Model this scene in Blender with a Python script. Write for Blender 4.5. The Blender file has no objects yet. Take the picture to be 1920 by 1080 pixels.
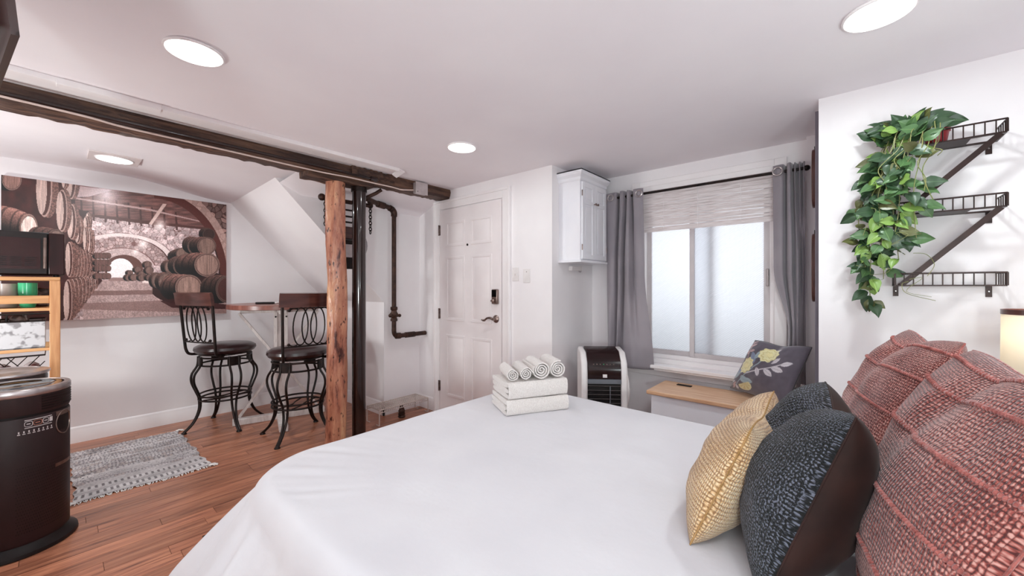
import bpy, bmesh, math, random
import numpy as np
from mathutils import Vector, Matrix
R = math.radians
PI = math.pi
rnd = random.Random(7)
SC = bpy.context.scene
COL = SC.collection

# ------------------------------------------------------------------ camera
CAMZ = 1.265
cam_d = bpy.data.cameras.new('camera')
cam_d.sensor_width = 36.0
cam_d.lens = 730.0 / 1920.0 * 36.0
cam_d.shift_y = -2.0 / 1920.0
cam_d.clip_start = 0.02
cam = bpy.data.objects.new('camera', cam_d)
COL.objects.link(cam)
cam.location = (0, 0, CAMZ)
cam.rotation_euler = (R(90), 0, -math.atan2(.760, .649))
SC.camera = cam

# ------------------------------------------------------------------ view, world, lights
SC.view_settings.view_transform = 'Standard'
SC.view_settings.look = 'None'
SC.view_settings.exposure = 0.03
SC.cycles.diffuse_bounces = 8
SC.cycles.max_bounces = 14
SC.view_settings.gamma = 1.0
SC.view_settings.use_curve_mapping = False
world = bpy.data.worlds.new('overcast_sky')
SC.world = world
world.use_nodes = True
wb = world.node_tree.nodes['Background']
wb.inputs[0].default_value = (0.88, 0.94, 1.0, 1)
wb.inputs[1].default_value = .45


def area_light(name, loc, size, power, color, rot=(0, 0, 0), size_y=None, spread=None):
    d = bpy.data.lights.new(name, 'AREA')
    d.shape = 'RECTANGLE' if size_y else 'DISK'
    d.size = size
    if size_y: d.size_y = size_y
    d.energy = power
    d.color = color
    if spread: d.spread = spread
    o = bpy.data.objects.new(name, d)
    o.location = loc
    o.rotation_euler = rot
    COL.objects.link(o)
    return o


CEIL = 2.22
WARM = (.88, .97, .98)
DOWN = [(.364, 2.0), (1.853, -.09), (1.793, 1.98), (.27, 3.94)]
for i, (x, y) in enumerate(DOWN):
    area_light('downlight_and_fill', (x, y, (CEIL if y < 3 else 2.176) - .022), .11 if y < 0 else .15, (7.5 if y < 0 else 3.6) if y < 3 else 14, WARM)
# unseen fourth downlight of the grid, behind the photographer, added for even brightness
area_light('downlight_and_fill', (.364, -.3, CEIL - .02), .15, 4.0, WARM)
area_light('downlight_and_fill', (-.75, 1.0, CEIL - .02), .15, 4.0, WARM)  # extra ceiling fill out of view, added to raise the room brightness
# daylight arriving at the window from the light well outside
area_light('daylight', (3.75, .82, 1.5), 1.1, 9, (.93, .95, 1.0), rot=(0, R(90), 0), size_y=1.5)


def point_light(name, loc, power, radius, color):
    d = bpy.data.lights.new(name, 'POINT'); d.energy = power; d.shadow_soft_size = radius; d.color = color
    o = bpy.data.objects.new(name, d); o.location = loc; COL.objects.link(o)
    return o


# bulb of the bedside lamp at the right; unseen fill lights are added below
point_light('bedside_bulb', (2.25, -.52, 1.10), 1.0, .03, (.95, .97, .94))
def aimed_fill(name, loc, aim, size, power, color):
    o = area_light(name, loc, size, power, color)
    o.rotation_euler = Vector(aim).to_track_quat('-Z', 'Y').to_euler()
    return o


aimed_fill('rear_fill_light', (-1.2, -.62, 1.10), (.62, .50, .58), .4, 34, (.85, .98, .98))  # unseen fill added behind the camera to brighten the ceiling
aimed_fill('bed_head_fill_light', (1.0, -.74, 1.30), (.45, .62, .64), .2, 5.2, (.86, .98, 1))  # added fill above the bed head, lifts the ceiling towards the window; unseen
aimed_fill('kitchen_fill_light', (-1.15, 3.25, .95), (.78, .25, .45), .35, 27, (.93, .96, .95))  # out-of-view fill added to brighten the area behind the beam


# ------------------------------------------------------------------ materials
def lin(c):
    if isinstance(c, str):
        c = [int(c[i:i + 2], 16) / 255 for i in (0, 2, 4)]
    else:
        c = [v / 255 for v in c]
    return tuple(v / 12.92 if v <= .04045 else ((v + .055) / 1.055) ** 2.4 for v in c) + (1,)


def nodes(m):
    m.use_nodes = True
    t = m.node_tree
    return t, t.nodes, t.links, t.nodes['Principled BSDF']


def mat(name, c1, rough=.5, metal=0., c2=None, scale=8., stretch=(1, 1, 1), bump=0., bscale=None, coat=0., sheen=0., detail=4., lo=.35, hi=.65, spec=None, coord='Object', bdist=.004):
    m = bpy.data.materials.new(name)
    t, N, L, p = nodes(m)
    p.inputs['Base Color'].default_value = lin(c1)
    p.inputs['Roughness'].default_value = rough
    p.inputs['Metallic'].default_value = metal
    if coat: p.inputs['Coat Weight'].default_value = coat
    if sheen:
        p.inputs['Sheen Weight'].default_value = sheen
        p.inputs['Sheen Roughness'].default_value = .5
    if spec is not None: p.inputs['Specular IOR Level'].default_value = spec
    tc = N.new('ShaderNodeTexCoord')
    mp = N.new('ShaderNodeMapping')
    mp.inputs['Scale'].default_value = stretch
    L.new(tc.outputs[coord], mp.inputs[0])
    if c2 is not None:
        n = N.new('ShaderNodeTexNoise')
        n.inputs['Scale'].default_value = scale
        n.inputs['Detail'].default_value = detail
        L.new(mp.outputs[0], n.inputs['Vector'])
        r = N.new('ShaderNodeValToRGB')
        r.color_ramp.elements[0].position = lo
        r.color_ramp.elements[1].position = hi
        r.color_ramp.elements[0].color = lin(c1)
        r.color_ramp.elements[1].color = lin(c2)
        L.new(n.outputs['Fac'], r.inputs[0])
        L.new(r.outputs[0], p.inputs['Base Color'])
    if bump:
        n = N.new('ShaderNodeTexNoise')
        n.inputs['Scale'].default_value = bscale or scale
        n.inputs['Detail'].default_value = 5
        L.new(mp.outputs[0], n.inputs['Vector'])
        b = N.new('ShaderNodeBump')
        b.inputs['Strength'].default_value = bump
        b.inputs['Distance'].default_value = bdist
        L.new(n.outputs['Fac'], b.inputs['Height'])
        L.new(b.outputs[0], p.inputs['Normal'])
    return m


M = {}
M['wall'] = mat('painted_plaster_wall', 'efebec', .75, c2='eae5e7', scale=2.2, bump=.25, bscale=9, bdist=.006)
M['ceil'] = mat('painted_ceiling', 'f0ebee', .8, c2='ebe5e9', scale=1.6, bump=.2, bscale=5, bdist=.006)
M['trim'] = mat('white_trim_paint', 'f2eeee', .4, c2='ece6e7', scale=3)
M['door'] = mat('white_door_paint', 'efe8e8', .38, c2='e9e1e2', scale=4)
M['cab'] = mat('cabinet_paint', 'ebeaee', .35, c2='e5e4ea', scale=4)
M['iron'] = mat('black_iron', '150c0b', .42, .5, c2='24140f', scale=30, bump=.3, bscale=60, bdist=.001)
M['pole'] = mat('gloss_black_pole_paint', '1c0d0b', .16, .3, c2='2a1512', scale=5, coat=.6)
M['rust'] = mat('dark_iron_pipe', '2c1b16', .5, .5, c2='4a3026', scale=24, bump=.5, bscale=50, bdist=.002)
M['shelfmetal'] = mat('black_shelf_wire', '241310', .4, .5, c2='2e1a16', scale=20)
M['mirror_black'] = mat('gloss_screen', '0c0a0a', .03, 0, spec=.9)
M['darkglass'] = mat('dark_oven_glass', '2a1414', .22, 0, c2='321a1a', scale=4, spec=.25)
M['drumbrown'] = mat('dark_satin_drum', '211011', .5, 0, c2='2a1516', scale=3, spec=.35)
M['ovenblack'] = mat('black_enamel', '160d0d', .4, 0, c2='1d1212', scale=6, spec=.3)
M['bezel'] = mat('dark_bezel', '2a1716', .3, c2='321c1a', scale=10)
M['black'] = mat('black_plastic', '110909', .42, c2='180e0e', scale=10, spec=.25)
M['glossbrown'] = mat('gloss_maroon_plastic', '1d0b0b', .15, c2='260f0f', scale=6, spec=.4)
M['appliance'] = mat('dark_glossy_appliance', '231112', .36, .1, c2='2b1616', scale=4, coat=.1)
M['chrome'] = mat('brushed_silver', 'a89f9f', .28, .9, c2='c2baba', scale=20, stretch=(1, 1, .2))
M['nickel'] = mat('satin_nickel', '9a8780', .3, .9, c2='7a6760', scale=20)
M['hinge'] = mat('hinge_metal', '8d7d78', .4, .8, c2='5e4c48', scale=40)
M['pine'] = mat('pine_wood', 'cf9a6b', .5, c2='b98054', scale=5, stretch=(14, 14, 1), bump=.1, bscale=20)
M['pine_h'] = mat('pine_wood_rail', 'd3a06e', .5, c2='bb8658', scale=5, stretch=(1, 14, 14), bump=.1, bscale=20)
M['bench_wood'] = mat('bench_top_wood', 'e2bd9c', .4, c2='cfa07c', scale=4, stretch=(12, 1, 12))
M['table_wood'] = mat('table_top_wood', '8a564a', .32, c2='6d3d34', scale=5, stretch=(1, 9, 1))
M['stoolwood'] = mat('stool_rail_wood', '3e1c18', .3, c2='56302a', scale=6, stretch=(1, 1, 6), coat=.4)
M['leather'] = mat('dark_leather', '230f10', .3, c2='30181a', scale=14, bump=.3, bscale=90, bdist=.0015, coat=.2)
M['white_leg'] = mat('weathered_white_wood', 'e2d9d6', .55, c2='c4b7b3', scale=9, stretch=(4, 4, 1), lo=.45, hi=.75)
M['cotton'] = mat('white_duvet_cotton', 'd8d6da', .85, c2='d2d0d5', scale=3, bump=.22, bscale=7, sheen=.2, bdist=.02)
M['pillowcase'] = mat('white_pillowcase', 'ebe6e4', .85, c2='e2dcda', scale=4, bump=.3, bscale=6, bdist=.02)
M['towel'] = mat('white_terry', 'ece6e2', .95, c2='ddd5d1', scale=160, bump=1.0, bscale=330, sheen=.4, bdist=.004)
M['curtain'] = mat('grey_blackout_curtain', '938b91', .6, c2='857e85', scale=3, sheen=.35, bump=.1, bscale=400, bdist=.001)
def shade_material():
    m = bpy.data.materials.new('cream_lampshade')
    t, N, L, p = nodes(m)
    out = N['Material Output']
    p.inputs['Base Color'].default_value = lin('efe7d6'); p.inputs['Roughness'].default_value = .8
    tr = N.new('ShaderNodeBsdfTranslucent'); tr.inputs[0].default_value = lin('f3ece0')
    mx = N.new('ShaderNodeMixShader'); mx.inputs[0].default_value = .35
    L.new(p.outputs[0], mx.inputs[1]); L.new(tr.outputs[0], mx.inputs[2]); L.new(mx.outputs[0], out.inputs['Surface'])
    return m
M['linen'] = shade_material()
M['brownwood'] = mat('brown_frame_wood', '6d443b', .4, c2='523029', scale=8, stretch=(6, 6, 1))
M['plastic_w'] = mat('white_plastic', 'e8e3e2', .35, c2='ddd7d6', scale=6)
M['plastic_g'] = mat('grey_plastic', '6f7178', .4, c2='62646b', scale=6)
M['wirewhite'] = mat('white_coated_wire', 'c6b7b1', .4, c2='b6a7a0', scale=9)
M['redpot'] = mat('red_pot', '9c1c24', .35, c2='84151d', scale=8)
M['cable'] = mat('white_cable', 'dcc8c0', .5, c2='cdb8b0', scale=8)
M['boxsteel'] = mat('junction_box_steel', 'b9b0b0', .4, .5, c2='c9c1c1', scale=20)
M['green_glass'] = mat('green_cup', '2f9466', .2, c2='3fae7c', scale=6)
M['clear'] = mat('clear_bowl', 'b8aca6', .15, c2='a5978f', scale=6)
M['darkitem'] = mat('dark_kitchen_bits', '2a1a18', .5, c2='8d7770', scale=22, lo=.5, hi=.7)
M['galv'] = mat('galvanised_steel', 'c9c6c8', .45, .35, c2='8b8688', scale=26, lo=.52, hi=.62, detail=2)
M['sashgrey'] = mat('window_sash_vinyl', 'cdc5c6', .4, c2='c4bcbe', scale=6)
M['greyplate'] = mat('dull_grey_plate', '8f8a8d', .4, .4, c2='a39ea0', scale=8)
M['patch'] = mat('ceiling_cover_plate', 'd8cccb', .7, c2='d0c4c3', scale=5)
M['purpleboard'] = mat('grey_board_paint', '77717b', .4, c2='6b6570', scale=4)

# beams: dark hewn wood
M['beam'] = mat('old_dark_beam', '38221b', .62, c2='755442', scale=4, stretch=(.6, 7, 7), bump=.9, bscale=8, bdist=.012, lo=.40, hi=.68)
# log post : orange-brown with dark patches
def log_material():
    m = bpy.data.materials.new('peeled_log_varnish')
    t, N, L, p = nodes(m)
    tc = N.new('ShaderNodeTexCoord')
    mp = N.new('ShaderNodeMapping'); mp.inputs['Scale'].default_value = (5, 5, 1.0)
    L.new(tc.outputs['Object'], mp.inputs[0])
    n1 = N.new('ShaderNodeTexNoise'); n1.inputs['Scale'].default_value = 1.7; n1.inputs['Detail'].default_value = 6; n1.inputs['Roughness'].default_value = .7
    L.new(mp.outputs[0], n1.inputs['Vector'])
    r1 = N.new('ShaderNodeValToRGB')
    e = r1.color_ramp.elements
    e[0].position = .36; e[0].color = lin('47211b')
    e[1].position = .43; e[1].color = lin('9c5f4a')
    a = e.new(.55); a.color = lin('bd8468')
    a = e.new(.66); a.color = lin('d8ac86')
    L.new(n1.outputs['Fac'], r1.inputs[0])
    n2 = N.new('ShaderNodeTexNoise'); n2.inputs['Scale'].default_value = 38; n2.inputs['Detail'].default_value = 3
    mp2 = N.new('ShaderNodeMapping'); mp2.inputs['Scale'].default_value = (1, 1, .5)
    L.new(tc.outputs['Object'], mp2.inputs[0]); L.new(mp2.outputs[0], n2.inputs['Vector'])
    r2 = N.new('ShaderNodeValToRGB'); r2.color_ramp.elements[0].position = .31; r2.color_ramp.elements[1].position = .38
    r2.color_ramp.elements[0].color = (.12, .06, .05, 1)
    L.new(n2.outputs['Fac'], r2.inputs[0])
    mx = N.new('ShaderNodeMix'); mx.data_type = 'RGBA'; mx.blend_type = 'MULTIPLY'; mx.inputs[0].default_value = 1
    L.new(r1.outputs[0], mx.inputs[6]); L.new(r2.outputs[0], mx.inputs[7])
    L.new(mx.outputs[2], p.inputs['Base Color'])
    p.inputs['Roughness'].default_value = .33
    b = N.new('ShaderNodeBump'); b.inputs['Strength'].default_value = .8; b.inputs['Distance'].default_value = .006
    L.new(n2.outputs['Fac'], b.inputs['Height']); L.new(b.outputs[0], p.inputs['Normal'])
    return m
M['log'] = log_material()


def plank_material():
    m = bpy.data.materials.new('red_oak_planks')
    t, N, L, p = nodes(m)
    oi = N.new('ShaderNodeObjectInfo')
    g = N.new('ShaderNodeNewGeometry')
    off = N.new('ShaderNodeVectorMath'); off.operation = 'MULTIPLY_ADD'
    L.new(oi.outputs['Random'], off.inputs[0]); off.inputs[1].default_value = (37, 11, 5)
    L.new(g.outputs['Position'], off.inputs[2])
    mp = N.new('ShaderNodeMapping'); mp.inputs['Scale'].default_value = (1.0, 13, 1)
    L.new(off.outputs[0], mp.inputs[0])
    n = N.new('ShaderNodeTexNoise'); n.inputs['Scale'].default_value = 3.2; n.inputs['Detail'].default_value = 7; n.inputs['Roughness'].default_value = .62
    n.inputs['Distortion'].default_value = .5
    L.new(mp.outputs[0], n.inputs['Vector'])
    r = N.new('ShaderNodeValToRGB'); e = r.color_ramp.elements
    e[0].position = .30; e[0].color = lin('6b3d30')
    e[1].position = .44; e[1].color = lin('a0664e')
    a = e.new(.58); a.color = lin('b97b5e')
    a = e.new(.75); a.color = lin('c98f70')
    L.new(n.outputs['Fac'], r.inputs[0])
    hv = N.new('ShaderNodeHueSaturation')
    mr = N.new('ShaderNodeMapRange'); mr.inputs[3].default_value = .72; mr.inputs[4].default_value = 1.12
    L.new(oi.outputs['Random'], mr.inputs[0]); L.new(mr.outputs[0], hv.inputs['Value'])
    L.new(r.outputs[0], hv.inputs['Color']); L.new(hv.outputs[0], p.inputs['Base Color'])
    p.inputs['Roughness'].default_value = .3
    b = N.new('ShaderNodeBump'); b.inputs['Strength'].default_value = .15; b.inputs['Distance'].default_value = .002
    L.new(n.outputs['Fac'], b.inputs['Height']); L.new(b.outputs[0], p.inputs['Normal'])
    return m
M['plank'] = plank_material()
M['subfloor'] = mat('floor_underlay', '3a1f1a', .6, c2='4a2a22', scale=6)


def emit(name, c, s):
    m = bpy.data.materials.new(name)
    t, N, L, p = nodes(m)
    p.inputs['Emission Color'].default_value = lin(c)
    p.inputs['Emission Strength'].default_value = s
    return m
M['lamp'] = emit('lit_downlight_diffuser', 'fff8f4', 4.)


def frosted():
    m = bpy.data.materials.new('obscure_patterned_glass')
    t, N, L, p = nodes(m)
    out = N['Material Output']
    tr = N.new('ShaderNodeBsdfTranslucent'); tr.inputs[0].default_value = (.90, .90, .91, 1)
    gl = N.new('ShaderNodeBsdfGlossy'); gl.inputs['Roughness'].default_value = .25
    tp = N.new('ShaderNodeBsdfTransparent'); tp.inputs[0].default_value = (.95, .97, 1, 1)
    tc = N.new('ShaderNodeTexCoord')
    mp = N.new('ShaderNodeMapping'); mp.inputs['Rotation'].default_value = (R(38), 0, 0)
    L.new(tc.outputs['Object'], mp.inputs[0])
    w = N.new('ShaderNodeTexWave'); w.inputs['Scale'].default_value = 26; w.bands_direction = 'Z'; w.inputs['Distortion'].default_value = .6
    L.new(mp.outputs[0], w.inputs['Vector'])
    n = N.new('ShaderNodeTexNoise'); n.inputs['Scale'].default_value = 3
    L.new(tc.outputs['Object'], n.inputs['Vector'])
    b = N.new('ShaderNodeBump'); b.inputs['Strength'].default_value = .6; b.inputs['Distance'].default_value = .003
    L.new(w.outputs['Fac'], b.inputs['Height'])
    for s in (tr, gl): L.new(b.outputs[0], s.inputs['Normal'])
    m1 = N.new('ShaderNodeMixShader'); m1.inputs[0].default_value = .3
    L.new(tr.outputs[0], m1.inputs[1]); L.new(tp.outputs[0], m1.inputs[2])
    m2 = N.new('ShaderNodeMixShader'); m2.inputs[0].default_value = .06
    L.new(m1.outputs[0], m2.inputs[1]); L.new(gl.outputs[0], m2.inputs[2])
    L.new(m2.outputs[0], out.inputs['Surface'])
    N.remove(p)
    return m
M['glass'] = frosted()


def blind_material():
    m = bpy.data.materials.new('white_woven_shade')
    t, N, L, p = nodes(m)
    out = N['Material Output']
    p.inputs['Base Color'].default_value = lin('e6dcdb'); p.inputs['Roughness'].default_value = .7
    tr = N.new('ShaderNodeBsdfTranslucent'); tr.inputs[0].default_value = lin('efe4e2')
    tc = N.new('ShaderNodeTexCoord'); mp = N.new('ShaderNodeMapping'); mp.inputs['Scale'].default_value = (1, 3, 60)
    L.new(tc.outputs['Object'], mp.inputs[0])
    n = N.new('ShaderNodeTexNoise'); n.inputs['Scale'].default_value = 3; L.new(mp.outputs[0], n.inputs['Vector'])
    r = N.new('ShaderNodeValToRGB'); r.color_ramp.elements[0].color = lin('d9cecd'); r.color_ramp.elements[1].color = lin('f4eeee')
    r.color_ramp.elements[0].position = .35; r.color_ramp.elements[1].position = .6
    L.new(n.outputs['Fac'], r.inputs[0]); L.new(r.outputs[0], p.inputs['Base Color'])
    mx = N.new('ShaderNodeMixShader'); mx.inputs[0].default_value = .2
    L.new(p.outputs[0], mx.inputs[1]); L.new(tr.outputs[0], mx.inputs[2]); L.new(mx.outputs[0], out.inputs['Surface'])
    return m
M['blind'] = blind_material()


def mnode(N, L, op, a, b=None, c=None):
    n = N.new('ShaderNodeMath'); n.operation = op
    for i, v in enumerate((a, b, c)):
        if v is None: continue
        if isinstance(v, (int, float)): n.inputs[i].default_value = v
        else: L.new(v, n.inputs[i])
    return n.outputs[0]


def knit(name, n, mrows, dark, mid, light, bumpd=.004, patch=2.5, sheen=.5, mixn=.25, skew=.9):
    """chunky knit: V-shaped stitches laid out in the UV of the cushion"""
    m = bpy.data.materials.new(name)
    t, N, L, p = nodes(m)
    uv = N.new('ShaderNodeUVMap'); uv.uv_map = 'UVMap'
    nz = N.new('ShaderNodeTexNoise'); nz.inputs['Scale'].default_value = 14; nz.inputs['Detail'].default_value = 2
    L.new(uv.outputs[0], nz.inputs['Vector'])
    sx = N.new('ShaderNodeSeparateXYZ'); L.new(uv.outputs[0], sx.inputs[0])
    wob = mnode(N, L, 'MULTIPLY', nz.outputs['Fac'], .9)
    U = mnode(N, L, 'MULTIPLY_ADD', sx.outputs[0], n, wob)
    f = mnode(N, L, 'FRACT', U)
    tri = mnode(N, L, 'ABSOLUTE', mnode(N, L, 'SUBTRACT', f, .5))
    V = mnode(N, L, 'ADD', mnode(N, L, 'MULTIPLY_ADD', sx.outputs[1], mrows, wob), mnode(N, L, 'MULTIPLY', tri, skew))
    g = mnode(N, L, 'FRACT', V)
    hv = mnode(N, L, 'SINE', mnode(N, L, 'MULTIPLY', g, PI))
    hu = mnode(N, L, 'ABSOLUTE', mnode(N, L, 'SINE', mnode(N, L, 'MULTIPLY', U, 2 * PI)))
    h = mnode(N, L, 'MULTIPLY', mnode(N, L, 'POWER', hv, .6), mnode(N, L, 'POWER', mnode(N, L, 'ADD', hu, .001), .5))
    # per-area tone
    n2 = N.new('ShaderNodeTexNoise'); n2.inputs['Scale'].default_value = patch; n2.inputs['Detail'].default_value = 3
    L.new(uv.outputs[0], n2.inputs['Vector'])
    n3 = N.new('ShaderNodeTexNoise'); n3.inputs['Scale'].default_value = 120; n3.inputs['Detail'].default_value = 1
    L.new(uv.outputs[0], n3.inputs['Vector'])
    s = mnode(N, L, 'ADD', mnode(N, L, 'MULTIPLY', h, .55),
              mnode(N, L, 'ADD', mnode(N, L, 'MULTIPLY', mnode(N, L, 'SUBTRACT', n2.outputs['Fac'], .5), .9),
                    mnode(N, L, 'MULTIPLY', mnode(N, L, 'SUBTRACT', n3.outputs['Fac'], .5), mixn * 3)))
    r = N.new('ShaderNodeValToRGB'); e = r.color_ramp.elements
    e[0].position = .12; e[0].color = lin(dark)
    e[1].position = .38; e[1].color = lin(mid)
    a = e.new(.68); a.color = lin(light)
    L.new(s, r.inputs[0]); L.new(r.outputs[0], p.inputs['Base Color'])
    p.inputs['Roughness'].default_value = .9
    p.inputs['Sheen Weight'].default_value = sheen
    p.inputs['Sheen Roughness'].default_value = .4
    b = N.new('ShaderNodeBump'); b.inputs['Strength'].default_value = 1; b.inputs['Distance'].default_value = bumpd
    L.new(h, b.inputs['Height']); L.new(b.outputs[0], p.inputs['Normal'])
    return m
M['red_knit'] = knit('terracotta_woven_wool', 46, 84, '582120', '9a4e46', 'cc9a90', .0022, patch=3.4, mixn=.5, skew=.3)
M['red_rib'] = mat('terracotta_braid_yarn', 'b0645c', .9, c2='86403a', scale=70, bump=1, bscale=90, sheen=.5, bdist=.006)
M['blue_knit'] = knit('navy_chenille_knit', 34, 70, '050507', '111218', '666a78', .003, patch=3, mixn=.75, skew=.5, sheen=.15)
M['yellow_knit'] = knit('mustard_knit', 38, 40, '9c7048', 'd0a878', 'ead4b2', .003, patch=3, mixn=.35, skew=.35)
M['seam_tan'] = mat('tan_seam_thread', 'b08a5c', .9, c2='94703f', scale=60)
M['velvet'] = mat('brown_velvet', '1c0c09', .65, c2='331b15', scale=7, sheen=.06, spec=.2)


def vcol_mat(name, rough=.5, sheen=0., bump=0.):
    m = bpy.data.materials.new(name)
    t, N, L, p = nodes(m)
    a = N.new('ShaderNodeAttribute'); a.attribute_name = 'print'
    L.new(a.outputs['Color'], p.inputs['Base Color'])
    p.inputs['Roughness'].default_value = rough
    p.inputs['Sheen Weight'].default_value = sheen
    if bump:
        tc = N.new('ShaderNodeTexCoord')
        n = N.new('ShaderNodeTexNoise'); n.inputs['Scale'].default_value = 300; L.new(tc.outputs['Object'], n.inputs['Vector'])
        b = N.new('ShaderNodeBump'); b.inputs['Strength'].default_value = bump; b.inputs['Distance'].default_value = .001
        L.new(n.outputs['Fac'], b.inputs['Height']); L.new(b.outputs[0], p.inputs['Normal'])
    return m
M['mural'] = vcol_mat('printed_canvas', .42)
M['floral'] = vcol_mat('printed_velvet', .6, .7)


def leaf_mat(name, a, b):
    m = bpy.data.materials.new(name)
    t, N, L, p = nodes(m)
    tc = N.new('ShaderNodeTexCoord')
    oi = N.new('ShaderNodeObjectInfo')
    sx = N.new('ShaderNodeSeparateXYZ'); L.new(tc.outputs['Object'], sx.inputs[0])
    d = mnode(N, L, 'ABSOLUTE', sx.outputs[1])
    v = mnode(N, L, 'MULTIPLY', d, 30)
    n = N.new('ShaderNodeTexNoise'); n.inputs['Scale'].default_value = 45; L.new(tc.outputs['Object'], n.inputs['Vector'])
    s = mnode(N, L, 'ADD', v, mnode(N, L, 'MULTIPLY', n.outputs['Fac'], .55))
    s = mnode(N, L, 'ADD', s, mnode(N, L, 'MULTIPLY', oi.outputs['Random'], .35))
    r = N.new('ShaderNodeValToRGB')
    r.color_ramp.elements[0].position = .25; r.color_ramp.elements[1].position = 1.0
    r.color_ramp.elements[0].color = lin(b); r.color_ramp.elements[1].color = lin(a)
    L.new(s, r.inputs[0]); L.new(r.outputs[0], p.inputs['Base Color'])
    p.inputs['Roughness'].default_value = .38
    return m
M['leaf_dark'] = leaf_mat('dark_green_leaf', '30482f', '577550')
M['leaf_mid'] = leaf_mat('mid_green_leaf', '4a6a40', '7c9a63')
M['leaf_lime'] = leaf_mat('lime_green_leaf', '7a9a4c', 'b0c47e')
M['leaf_olive'] = leaf_mat('olive_green_leaf', '5a5c36', '7c864a')
M['vine'] = mat('plant_stem', '6f7a44', .5, c2='8d8a58', scale=20)

# ------------------------------------------------------------------ mesh building helpers


class MB:
    def __init__(s):
        s.v = []; s.f = []

    def add(s, vs, fs):
        o = len(s.v)
        s.v += [tuple(p) for p in vs]
        s.f += [tuple(i + o for i in f) for f in fs]
        return s

    def box(s, x0, x1, y0, y1, z0, z1):
        vs = [(x, y, z) for x in (x0, x1) for y in (y0, y1) for z in (z0, z1)]
        return s.add(vs, [(0, 1, 3, 2), (4, 6, 7, 5), (0, 4, 5, 1), (2, 3, 7, 6), (0, 2, 6, 4), (1, 5, 7, 3)])

    def obox(s, c, size, mtx):
        c = Vector(c)
        vs = [c + mtx @ Vector((sx * size[0] / 2, sy * size[1] / 2, sz * size[2] / 2)) for sx in (-1, 1) for sy in (-1, 1) for sz in (-1, 1)]
        return s.add(vs, [(0, 1, 3, 2), (4, 6, 7, 5), (0, 4, 5, 1), (2, 3, 7, 6), (0, 2, 6, 4), (1, 5, 7, 3)])

    def bar(s, a, b, w, h, up=(0, 0, 1)):
        a = Vector(a); b = Vector(b); d = (b - a)
        x = d.normalized(); y = Vector(up).cross(x)
        if y.length < 1e-4: y = Vector((0, 1, 0)).cross(x)
        y.normalize(); z = x.cross(y)
        m = Matrix((x, y, z)).transposed()
        return s.obox((a + b) / 2, (d.length, w, h), m)

    def tube(s, pts, r, n=8, closed=False, cap=True):
        pts = [Vector(p) for p in pts]
        k = len(pts)
        rs = r if isinstance(r, (list, tuple)) else [r] * k
        up = None; vs = []
        for i, p in enumerate(pts):
            if closed: t = pts[(i + 1) % k] - pts[i - 1]
            else: t = pts[min(i + 1, k - 1)] - pts[max(i - 1, 0)]
            t.normalize()
            if up is None:
                up = Vector((0, 0, 1)) if abs(t.z) < .9 else Vector((1, 0, 0))
            u = up - t * up.dot(t)
            if u.length < 1e-5: u = t.orthogonal()
            u.normalize(); w = t.cross(u); up = u
            for j in range(n):
                a = 2 * PI * j / n
                vs.append(p + (u * math.cos(a) + w * math.sin(a)) * rs[i])
        fs = []
        m = k if closed else k - 1
        for i in range(m):
            for j in range(n):
                a = i * n + j; b = i * n + (j + 1) % n
                c = ((i + 1) % k) * n + (j + 1) % n; d = ((i + 1) % k) * n + j
                fs.append((a, b, c, d))
        if cap and not closed:
            fs.append(tuple(range(n))[::-1]); fs.append(tuple((k - 1) * n + j for j in range(n)))
        return s.add(vs, fs)

    def lathe(s, prof, c=(0, 0, 0), n=32, axis=None, cap=True):
        """prof list of (r,z)"""
        vs = []; fs = []
        mt = Matrix.Identity(3)
        if axis is not None:
            mt = Vector((0, 0, 1)).rotation_difference(Vector(axis)).to_matrix()
        c = Vector(c)
        for r, z in prof:
            for j in range(n):
                a = 2 * PI * j / n
                vs.append(c + mt @ Vector((r * math.cos(a), r * math.sin(a), z)))
        for i in range(len(prof) - 1):
            for j in range(n):
                fs.append((i * n + j, i * n + (j + 1) % n, (i + 1) * n + (j + 1) % n, (i + 1) * n + j))
        if cap:
            fs.append(tuple(range(n))[::-1]); fs.append(tuple((len(prof) - 1) * n + j for j in range(n)))
        return s.add(vs, fs)

    def ball(s, c, r, n=10):
        k = n // 2
        prof = [(max(1e-4, r * math.sin(PI * i / k)), -r * math.cos(PI * i / k)) for i in range(k + 1)]
        return s.lathe(prof, c, n, cap=False)

    def poly(s, pts, thick):
        """planar polygon extruded by the vector thick"""
        n = len(pts); t = Vector(thick)
        vs = [Vector(p) for p in pts] + [Vector(p) + t for p in pts]
        fs = [tuple(range(n)), tuple(range(2 * n - 1, n - 1, -1))]
        for i in range(n):
            fs.append((i, (i + 1) % n, n + (i + 1) % n, n + i)[::-1])
        return s.add(vs, fs)

    def mesh(s, name, smooth=True, origin=(0, 0, 0), angle=38):
        me = bpy.data.meshes.new(name)
        ox, oy, oz = origin
        me.from_pydata([(x - ox, y - oy, z - oz) for x, y, z in s.v], [], s.f)
        me.update()
        bm = bmesh.new(); bm.from_mesh(me)
        bmesh.ops.recalc_face_normals(bm, faces=bm.faces)
        bm.to_mesh(me); bm.free()
        if smooth:
            me.shade_smooth()
            me.set_sharp_from_angle(angle=R(angle))
        return me


def bevel(o, w=.003, seg=2):
    m = o.modifiers.new('bevel', 'BEVEL'); m.width = w; m.segments = seg; m.limit_method = 'ANGLE'; m.angle_limit = R(40)
    return o


def tag(o, label=None, cat=None, group=None, kind=None):
    if label: o['label'] = label
    if cat: o['category'] = cat
    if group: o['group'] = group
    if kind: o['kind'] = kind
    return o


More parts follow.
